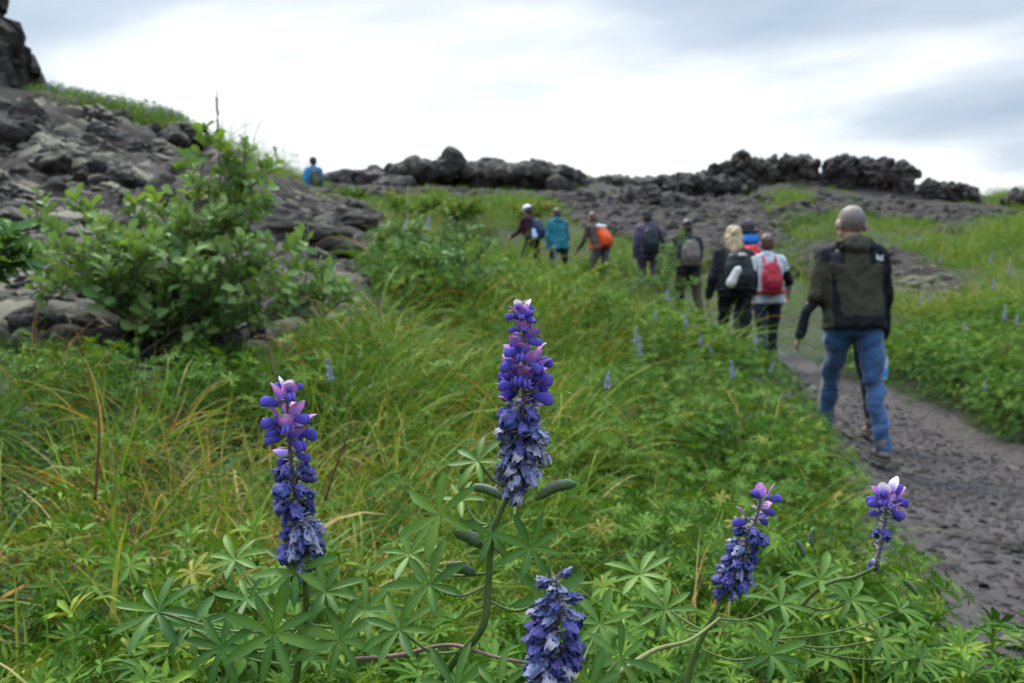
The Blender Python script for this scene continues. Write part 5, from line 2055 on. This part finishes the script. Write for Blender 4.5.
def man_pick(c, I):
    H = I['H']
    t = (c - I['hm']) @ I['sp'] / H
    out = np.zeros(len(c))
    out[t < .052] = 1                                                       # dark hem band
    sh = (c - I['shc']) @ I['sp'] / H
    ax = np.abs(c[:, 0]) / H
    out[(sh > -.062 + .25 * (ax - .05)) & (sh < .030) & (ax > .046)] = 1             # dark shoulder yokes
    right = c[:, 0] > I['shs'][1][0] - .012 * H
    out[right & (t > -.3)] = 1
    left = c[:, 0] < I['shs'][0][0] + .012 * H
    lx = (c[:, 0] - I['shs'][0][0]) / H
    w = np.clip(-.16 * (sh + .06), 0, .030) + .003 * np.sin(sh * 90)
    out[(lx >= .014 - w * .5) & (lx < .014 + w) & (sh < -.05)] = 1
    out[left & (sh < -.045)] = 0
    return out


mx, my = at(854, 7.05)
man = person('grey-haired man in an olive and black jacket and blue jeans walking up the path', mx, my, -3, 1.83, head_scale=1.17, lean=7, thigh=(27, -14), knee=(17, 10), swing=(-14, 6), elbow=(60, 8), abd=(15, 8), girth=1.10, head=(4, 14),
             jacket=[OLIVE, BLACKF], trousers=DENIM, hair=GREYHAIR, hair_style='crop', hood=True, pants_extra=.93, z=.01, voxel=.0085, seed=41, hem=.500, sleeve_pick=man_pick, wrist_override=((.75, .70, -.25), None), curl=(.7, 1.0))


def patch(info, name, w, h, mat, shapes):
    """embroidery lying on the jacket back: flat shapes in (x, z) projected onto the cloth"""
    jk = [o for o in info['root'].children if o.name.startswith('jacket')][0]
    mb = MB()
    dep = bpy.context.evaluated_depsgraph_get()
    for poly in shapes:
        pts = []
        for (x, zz) in poly:
            ok, loc, nrm, _ = jk.ray_cast(Vector((x, -1.5, zz)), Vector((0, 1, 0)))
            pts.append(np.array(loc) + np.array(nrm) * .0035 if ok else np.array((x, -.2, zz)))
        k = len(pts) // 2
        v = np.array(pts)
        f = np.array([(i, i + 1, 2 * k - 2 - i, 2 * k - 1 - i) for i in range(k - 1)])
        mb.add(v, f)
    o = link(name, mb.mesh(name), mat, info['root'])
    return o


def arc(cx, cz, r0, r1, a0, a1, n=8):
    a = np.radians(np.linspace(a0, a1, n))
    return [(cx + r1 * math.cos(t), cz + r1 * math.sin(t)) for t in a] + [(cx + r0 * math.cos(t), cz + r0 * math.sin(t)) for t in a[::-1]]


def font_polys(lines, x0, z0, h):
    """block capitals drawn as strokes"""
    S = {'T': [((0, 1), (1, 1)), ((.5, 0), (.5, 1))], 'H': [((0, 0), (0, 1)), ((1, 0), (1, 1)), ((0, .5), (1, .5))], 'E': [((0, 0), (0, 1)), ((0, 1), (1, 1)), ((0, .5), (.8, .5)), ((0, 0), (1, 0))], 'N': [((0, 0), (0, 1)), ((0, 1), (1, 0)), ((1, 0), (1, 1))],
         'O': [((0, 0), (0, 1)), ((0, 1), (1, 1)), ((1, 1), (1, 0)), ((1, 0), (0, 0))], 'R': [((0, 0), (0, 1)), ((0, 1), (1, 1)), ((1, 1), (1, .5)), ((1, .5), (0, .5)), ((.4, .5), (1, 0))], 'F': [((0, 0), (0, 1)), ((0, 1), (1, 1)), ((0, .5), (.8, .5))],
         'A': [((0, 0), (.5, 1)), ((.5, 1), (1, 0)), ((.2, .4), (.8, .4))], 'C': [((1, 1), (0, 1)), ((0, 1), (0, 0)), ((0, 0), (1, 0))]}
    out = []
    for li, t in enumerate(lines):
        for ci, ch in enumerate(t):
            for (a, b) in S[ch]:
                p = np.array((x0 + (ci + .66 * a[0]) * h * .85, z0 - li * h * 1.45 + a[1] * h))
                q = np.array((x0 + (ci + .66 * b[0]) * h * .85, z0 - li * h * 1.45 + b[1] * h))
                d = (q - p) / np.linalg.norm(q - p)
                nn = np.array((-d[1], d[0])) * h * .13
                out.append([tuple(p - nn), tuple(q - nn), tuple(q + nn), tuple(p + nn)])
    return out


M_WHITE = m_plain('white_embroidery', (.75, .75, .76), .7, 200, .05, .1, .001)
lz = man['shc'][2] - .045
lx = .150
patch(man, 'jacket_emblem', .05, .03, M_WHITE, [arc(lx + .048, lz - .020, .034, .040, 90, 180), arc(lx + .048, lz - .020, .020, .027, 90, 180), arc(lx + .048, lz - .020, .003, .013, 90, 180)] + font_polys(['THE', 'NORTH', 'FACE'], lx - .022, lz + .010, .0085))

# back pockets of the jeans
def cloth_quad(info, child, corners, lift=.004, n=7):
    tr = [o for o in info['root'].children if o.name.startswith(child)][0]
    (x0, z0), (x1, z1), (x2, z2), (x3, z3) = corners
    v = []
    for j in np.linspace(0, 1, n):
        for i in np.linspace(0, 1, n):
            xx = (1 - i) * ((1 - j) * x0 + j * x3) + i * ((1 - j) * x1 + j * x2)
            zz = (1 - i) * ((1 - j) * z0 + j * z3) + i * ((1 - j) * z1 + j * z2)
            ok, loc, nrm, _ = tr.ray_cast(Vector((xx, -1.5, zz)), Vector((0, 1, 0)))
            v.append(np.array(loc) + np.array((0, -lift, 0)) if ok else np.array((xx, -.1, zz)))
    ii = np.arange(n * n).reshape(n, n)
    return np.array(v), np.stack([ii[:-1, :-1], ii[:-1, 1:], ii[1:, 1:], ii[1:, :-1]], -1).reshape(-1, 4)


M_DENIM2 = m_plain('faded_denim', (.011, .047, .118), .9, 80, .18, .3, .003)
hz = man['hipc'][2]
for s in (-1, 1):
    mb = MB()
    cx = s * .092
    mb.add(*cloth_quad(man, 'trousers', [(cx - .062, hz - .155), (cx + .062, hz - .155), (cx + .070, hz - .022), (cx - .070, hz - .022)]))
    link('pocket', mb.mesh('pocket'), M_DENIM2, man['root'])

# bottle in his right hand
hb = to_world(man, man['wrs'][1] + man['fd'][1] * .10)
bot = empty('water_bottle', (hb[0] + .004, hb[1] - .005, hb[2] - .155))
tag(bot, 'clear water bottle with a blue label held by the man in jeans', 'bottle')
bot.rotation_euler = (0, math.radians(3), 0)


def lathe(prof, seg=20):
    a = np.arange(seg) * 2 * math.pi / seg
    v = np.concatenate([np.stack([r * np.cos(a), r * np.sin(a), np.full(seg, zz)], -1) for r, zz in prof])
    i = np.arange(seg)
    j = (i + 1) % seg
    return v, np.concatenate([np.stack([k * seg + i, k * seg + j, (k + 1) * seg + j, (k + 1) * seg + i], -1) for k in range(len(prof) - 1)])


M_PET = m_plain('bottle_plastic', (.34, .44, .52), .15, 30, .08, 0, .001)
M_LAB = m_plain('bottle_label', (.03, .26, .62), .4, 30, .1, 0, .001)
M_CAPP = m_plain('bottle_cap', (.05, .06, .08), .5)
for nm, prof, m in [('flask', [(.001, -.085), (.030, -.085), (.033, -.078), (.033, .045), (.030, .075), (.014, .105), (.013, .118)], M_PET), ('label', [(.0336, -.060), (.0342, -.058), (.0342, .005), (.0336, .007)], M_LAB), ('bottle_cap', [(.0145, .112), (.0148, .132), (.013, .135), (.001, .135)], M_CAPP)]:
    mb = MB()
    mb.add(*lathe(prof))
    link(nm, mb.mesh(nm), m, bot)

# ---- the walker hidden in front of him
hx, hy = at(850, 8.0)
person('walker in a dark jacket mostly hidden behind the man in jeans, one arm showing', hx, hy, 0, 1.58, lean=20, splay=.11, thigh=(10, -6), knee=(8, 8), swing=(4, -8), elbow=(12, 18), abd=(30, 6), girth=1.0, jacket=fabric('navy_black_fabric', (.016, .017, .022)), trousers=fabric('dark_trouser_cloth', (.018, .020, .028)), hair=m_plain('fair_hair', (0.1909, 0.1364, 0.0909), .7, 120), voxel=.011, seed=42)

# ---- two women ahead
bx, by = at(735, 11.4)
blond = person('blond walker in a dark grey jacket carrying a black pack', bx, by, 2, 1.66, lean=10, thigh=(24, -10), knee=(14, 18), swing=(-4, 14), elbow=(22, 22), abd=(16, 20), girth=1.06, jacket=fabric('charcoal_fleece', (.014, .014, .017)), trousers=fabric('black_trouser_cloth', (.010, .011, .015)), hair=m_plain('blond_hair', (.33, .235, .13), .6, 45, .45), hair_style='long', voxel=.011, seed=43, hem=.48)
LIGHTG = fabric('pale_grey_pouch_cloth', (.42, .39, .37))
backpack(blond, 'black daypack with a grey pouch hanging from it on the blond walker', fabric('black_pack_nylon', (.009, .010, .014), .6), fabric('black_webbing', (.012, .012, .014)), (.165, .095, .235), .0, extras=[('pouch', (-.55, 1.25, -.35, (.45, 0, .89)), .055, .085, LIGHTG), ('pack_patch', (.1, .95, .72, (1, 0, 0)), .022, .03, LIGHTG), ('side_bottle', (.95, .2, .35), .035, .06, LIGHTG)])
wx, wy = at(768, 12.1)


def white_pick(c, I):
    out = np.zeros(len(c))
    right = c[:, 0] > I['shs'][1][0] - .005
    u = (c - I['shs'][1]) @ ((I['els'][1] - I['shs'][1]) / np.linalg.norm(I['els'][1] - I['shs'][1])) / I['H']
    out[right & (u > .08) & (u < .20)] = 1
    return out


white = person('auburn-haired walker in a white and black jacket carrying a small red pack', wx, wy, 0, 1.64, lean=8, thigh=(-12, 22), knee=(16, 12), swing=(10, 8), elbow=(25, 40), abd=(10, 24), girth=1.02, jacket=[fabric('pale_grey_shell', (.32, .34, .37)), BLACKF], trousers=fabric('navy_trouser_cloth', (.012, .015, .026)), hair=m_plain('auburn_hair', (0.0591, 0.0205, 0.0114), .6, 160, .3), hair_style='short', voxel=.011, seed=44, sleeve_pick=white_pick, hem=.46)
backpack(white, 'small red cinch-top pack on the walker in the white jacket', fabric('red_pack_nylon', (.24, .014, .028), .6), fabric('red_webbing', (.33, .02, .04)), (.125, .075, .20), .04)
ux, uy = at(749, 13.6)
blue = person('walker in a bright blue jacket with a red pack, half hidden behind the blond walker', ux, uy, 0, 1.84, lean=9, girth=1.0, jacket=fabric('bright_blue_shell', (.008, .085, .28)), trousers=fabric('grey_trouser_cloth', (.05, .05, .055)), hair=m_plain('dark_hair', (0.0136, 0.0100, 0.0091), .6, 120), hood=True, voxel=.012, seed=45, cap=fabric('plum_cap_cloth', (.05, .035, .055)))
backpack(blue, 'bright red pack on the walker in the blue jacket', fabric('scarlet_pack_nylon', (.33, .022, .022), .6), fabric('red_webbing', (.33, .02, .04)), (.14, .08, .22), .02)

# ---- the group further up
kx, ky = at(688, 16)
camo = person('walker in brown trousers and a dark jacket with a brown pack', kx, ky, 4, 1.70, lean=10, thigh=(16, -14), knee=(10, 20), jacket=fabric('blue_black_fabric', (.016, .018, .026)), trousers=fabric('brown_trouser_cloth', (.033, .021, .015)), pants_extra=1.12, hair=m_plain('dark_hair', (0.0136, 0.0100, 0.0091), .6, 120), hair_style='bun', voxel=.013, seed=46, girth=1.05, swing=(12, 20), elbow=(30, 30))
backpack(camo, 'mottled brown pack on the walker in brown trousers', m_plain('mottled_brown_nylon', (.065, .045, .035), .7, 22, .6), fabric('brown_webbing', (.04, .03, .025)), (.15, .09, .22), .03)
vx, vy = at(648, 18.3)
purp = person('walker in a grey-purple jacket and dark cap with a black pack', vx, vy, 8, 1.74, lean=9, thigh=(14, -14), knee=(10, 18), jacket=fabric('grey_purple_shell', (.050, .040, .064)), trousers=fabric('mauve_grey_cloth', (.045, .037, .048)), hair=m_plain('dark_hair', (0.0136, 0.0100, 0.0091), .6, 120), cap=fabric('dark_cap_cloth', (.014, .014, .018)), voxel=.013, seed=47, abd=(12, 30), elbow=(20, 40))
backpack(purp, 'black pack on the walker in the grey-purple jacket', fabric('black_pack_nylon', (.009, .010, .014), .6), fabric('black_webbing', (.012, .012, .014)), (.15, .09, .24), .02)
ox, oy = at(601, 20)
oran = person('stooping walker with reddish hair and a taupe jacket carrying an orange pack', ox, oy, 38, 1.66, lean=26, thigh=(28, -6), knee=(26, 14), jacket=fabric('taupe_fleece', (.062, .047, .041)), trousers=fabric('pale_mauve_cloth', (.095, .075, .085)), hair=m_plain('red_brown_hair', (0.0636, 0.0218, 0.0145), .6, 120), voxel=.013, seed=48, swing=(15, 30), elbow=(30, 30))
backpack(oran, 'orange-red pack on the stooping walker', fabric('orange_pack_nylon', (.46, .055, .010), .6), fabric('orange_webbing', (.45, .06, .02)), (.14, .085, .21), .03, extras=[('bedroll', (0, .1, 1.12, (1, 0, 0)), .045, .09, fabric('white_roll_cloth', (.6, .58, .56)))])
tx, ty = at(559, 20.6)
person('walker in a teal jacket and black leggings with loose brown hair', tx, ty, 14, 1.66, lean=16, thigh=(24, -8), knee=(14, 20), jacket=fabric('teal_shell', (.012, .095, .125)), trousers=fabric('black_legging_cloth', (.012, .012, .016)), hair=m_plain('brown_hair', (0.0386, 0.0227, 0.0145), .6, 120), hood=True, hair_style='short', voxel=.013, seed=49, hem=.44, girth=1.04, boots=m_plain('beige_boot', (.30, .24, .19), .7))
cx_, cy_ = at(532, 22)
wcap = person('walker in a white cap and maroon jacket turned to the left', cx_, cy_, 52, 1.66, lean=12, thigh=(24, -10), knee=(12, 20), jacket=fabric('maroon_fleece', (.036, .009, .016)), trousers=fabric('black_trouser_cloth', (.010, .011, .015)), hair=m_plain('dark_hair', (0.0136, 0.0100, 0.0091), .6, 120), cap=fabric('white_cap_cloth', (.68, .66, .70)), voxel=.013, seed=50, swing=(20, -4), elbow=(40, 40))
backpack(wcap, 'navy pack with a pale blue pouch on the walker in the white cap', fabric('navy_pack_nylon', (.014, .022, .055), .6), fabric('navy_webbing', (.014, .02, .04)), (.15, .10, .22), .02, extras=[('pouch', (-.9, -.2, -.5), .07, .06, fabric('pale_blue_cloth', (.40, .48, .68)))])
lx_, ly_ = at(315, 26.6)
skyp = person('lone hiker in a bright blue jacket standing on the skyline at the left', lx_, ly_, 24, 1.74, lean=5, thigh=(10, -8), knee=(8, 12), jacket=fabric('azure_shell', (.004, .15, .36)), trousers=fabric('sky_blue_cloth', (.07, .17, .32)), hair=m_plain('dark_hair', (0.0136, 0.0100, 0.0091), .6, 120), cap=fabric('dark_cap_cloth', (.014, .014, .018)), voxel=.013, seed=51, girth=1.08)
backpack(skyp, 'dark grey pack on the hiker on the skyline', fabric('slate_pack_nylon', (.028, .030, .042), .6), fabric('black_webbing', (.012, .012, .014)), (.17, .11, .25), .03, pocket=fabric('olive_pocket_nylon', (.06, .065, .035)))
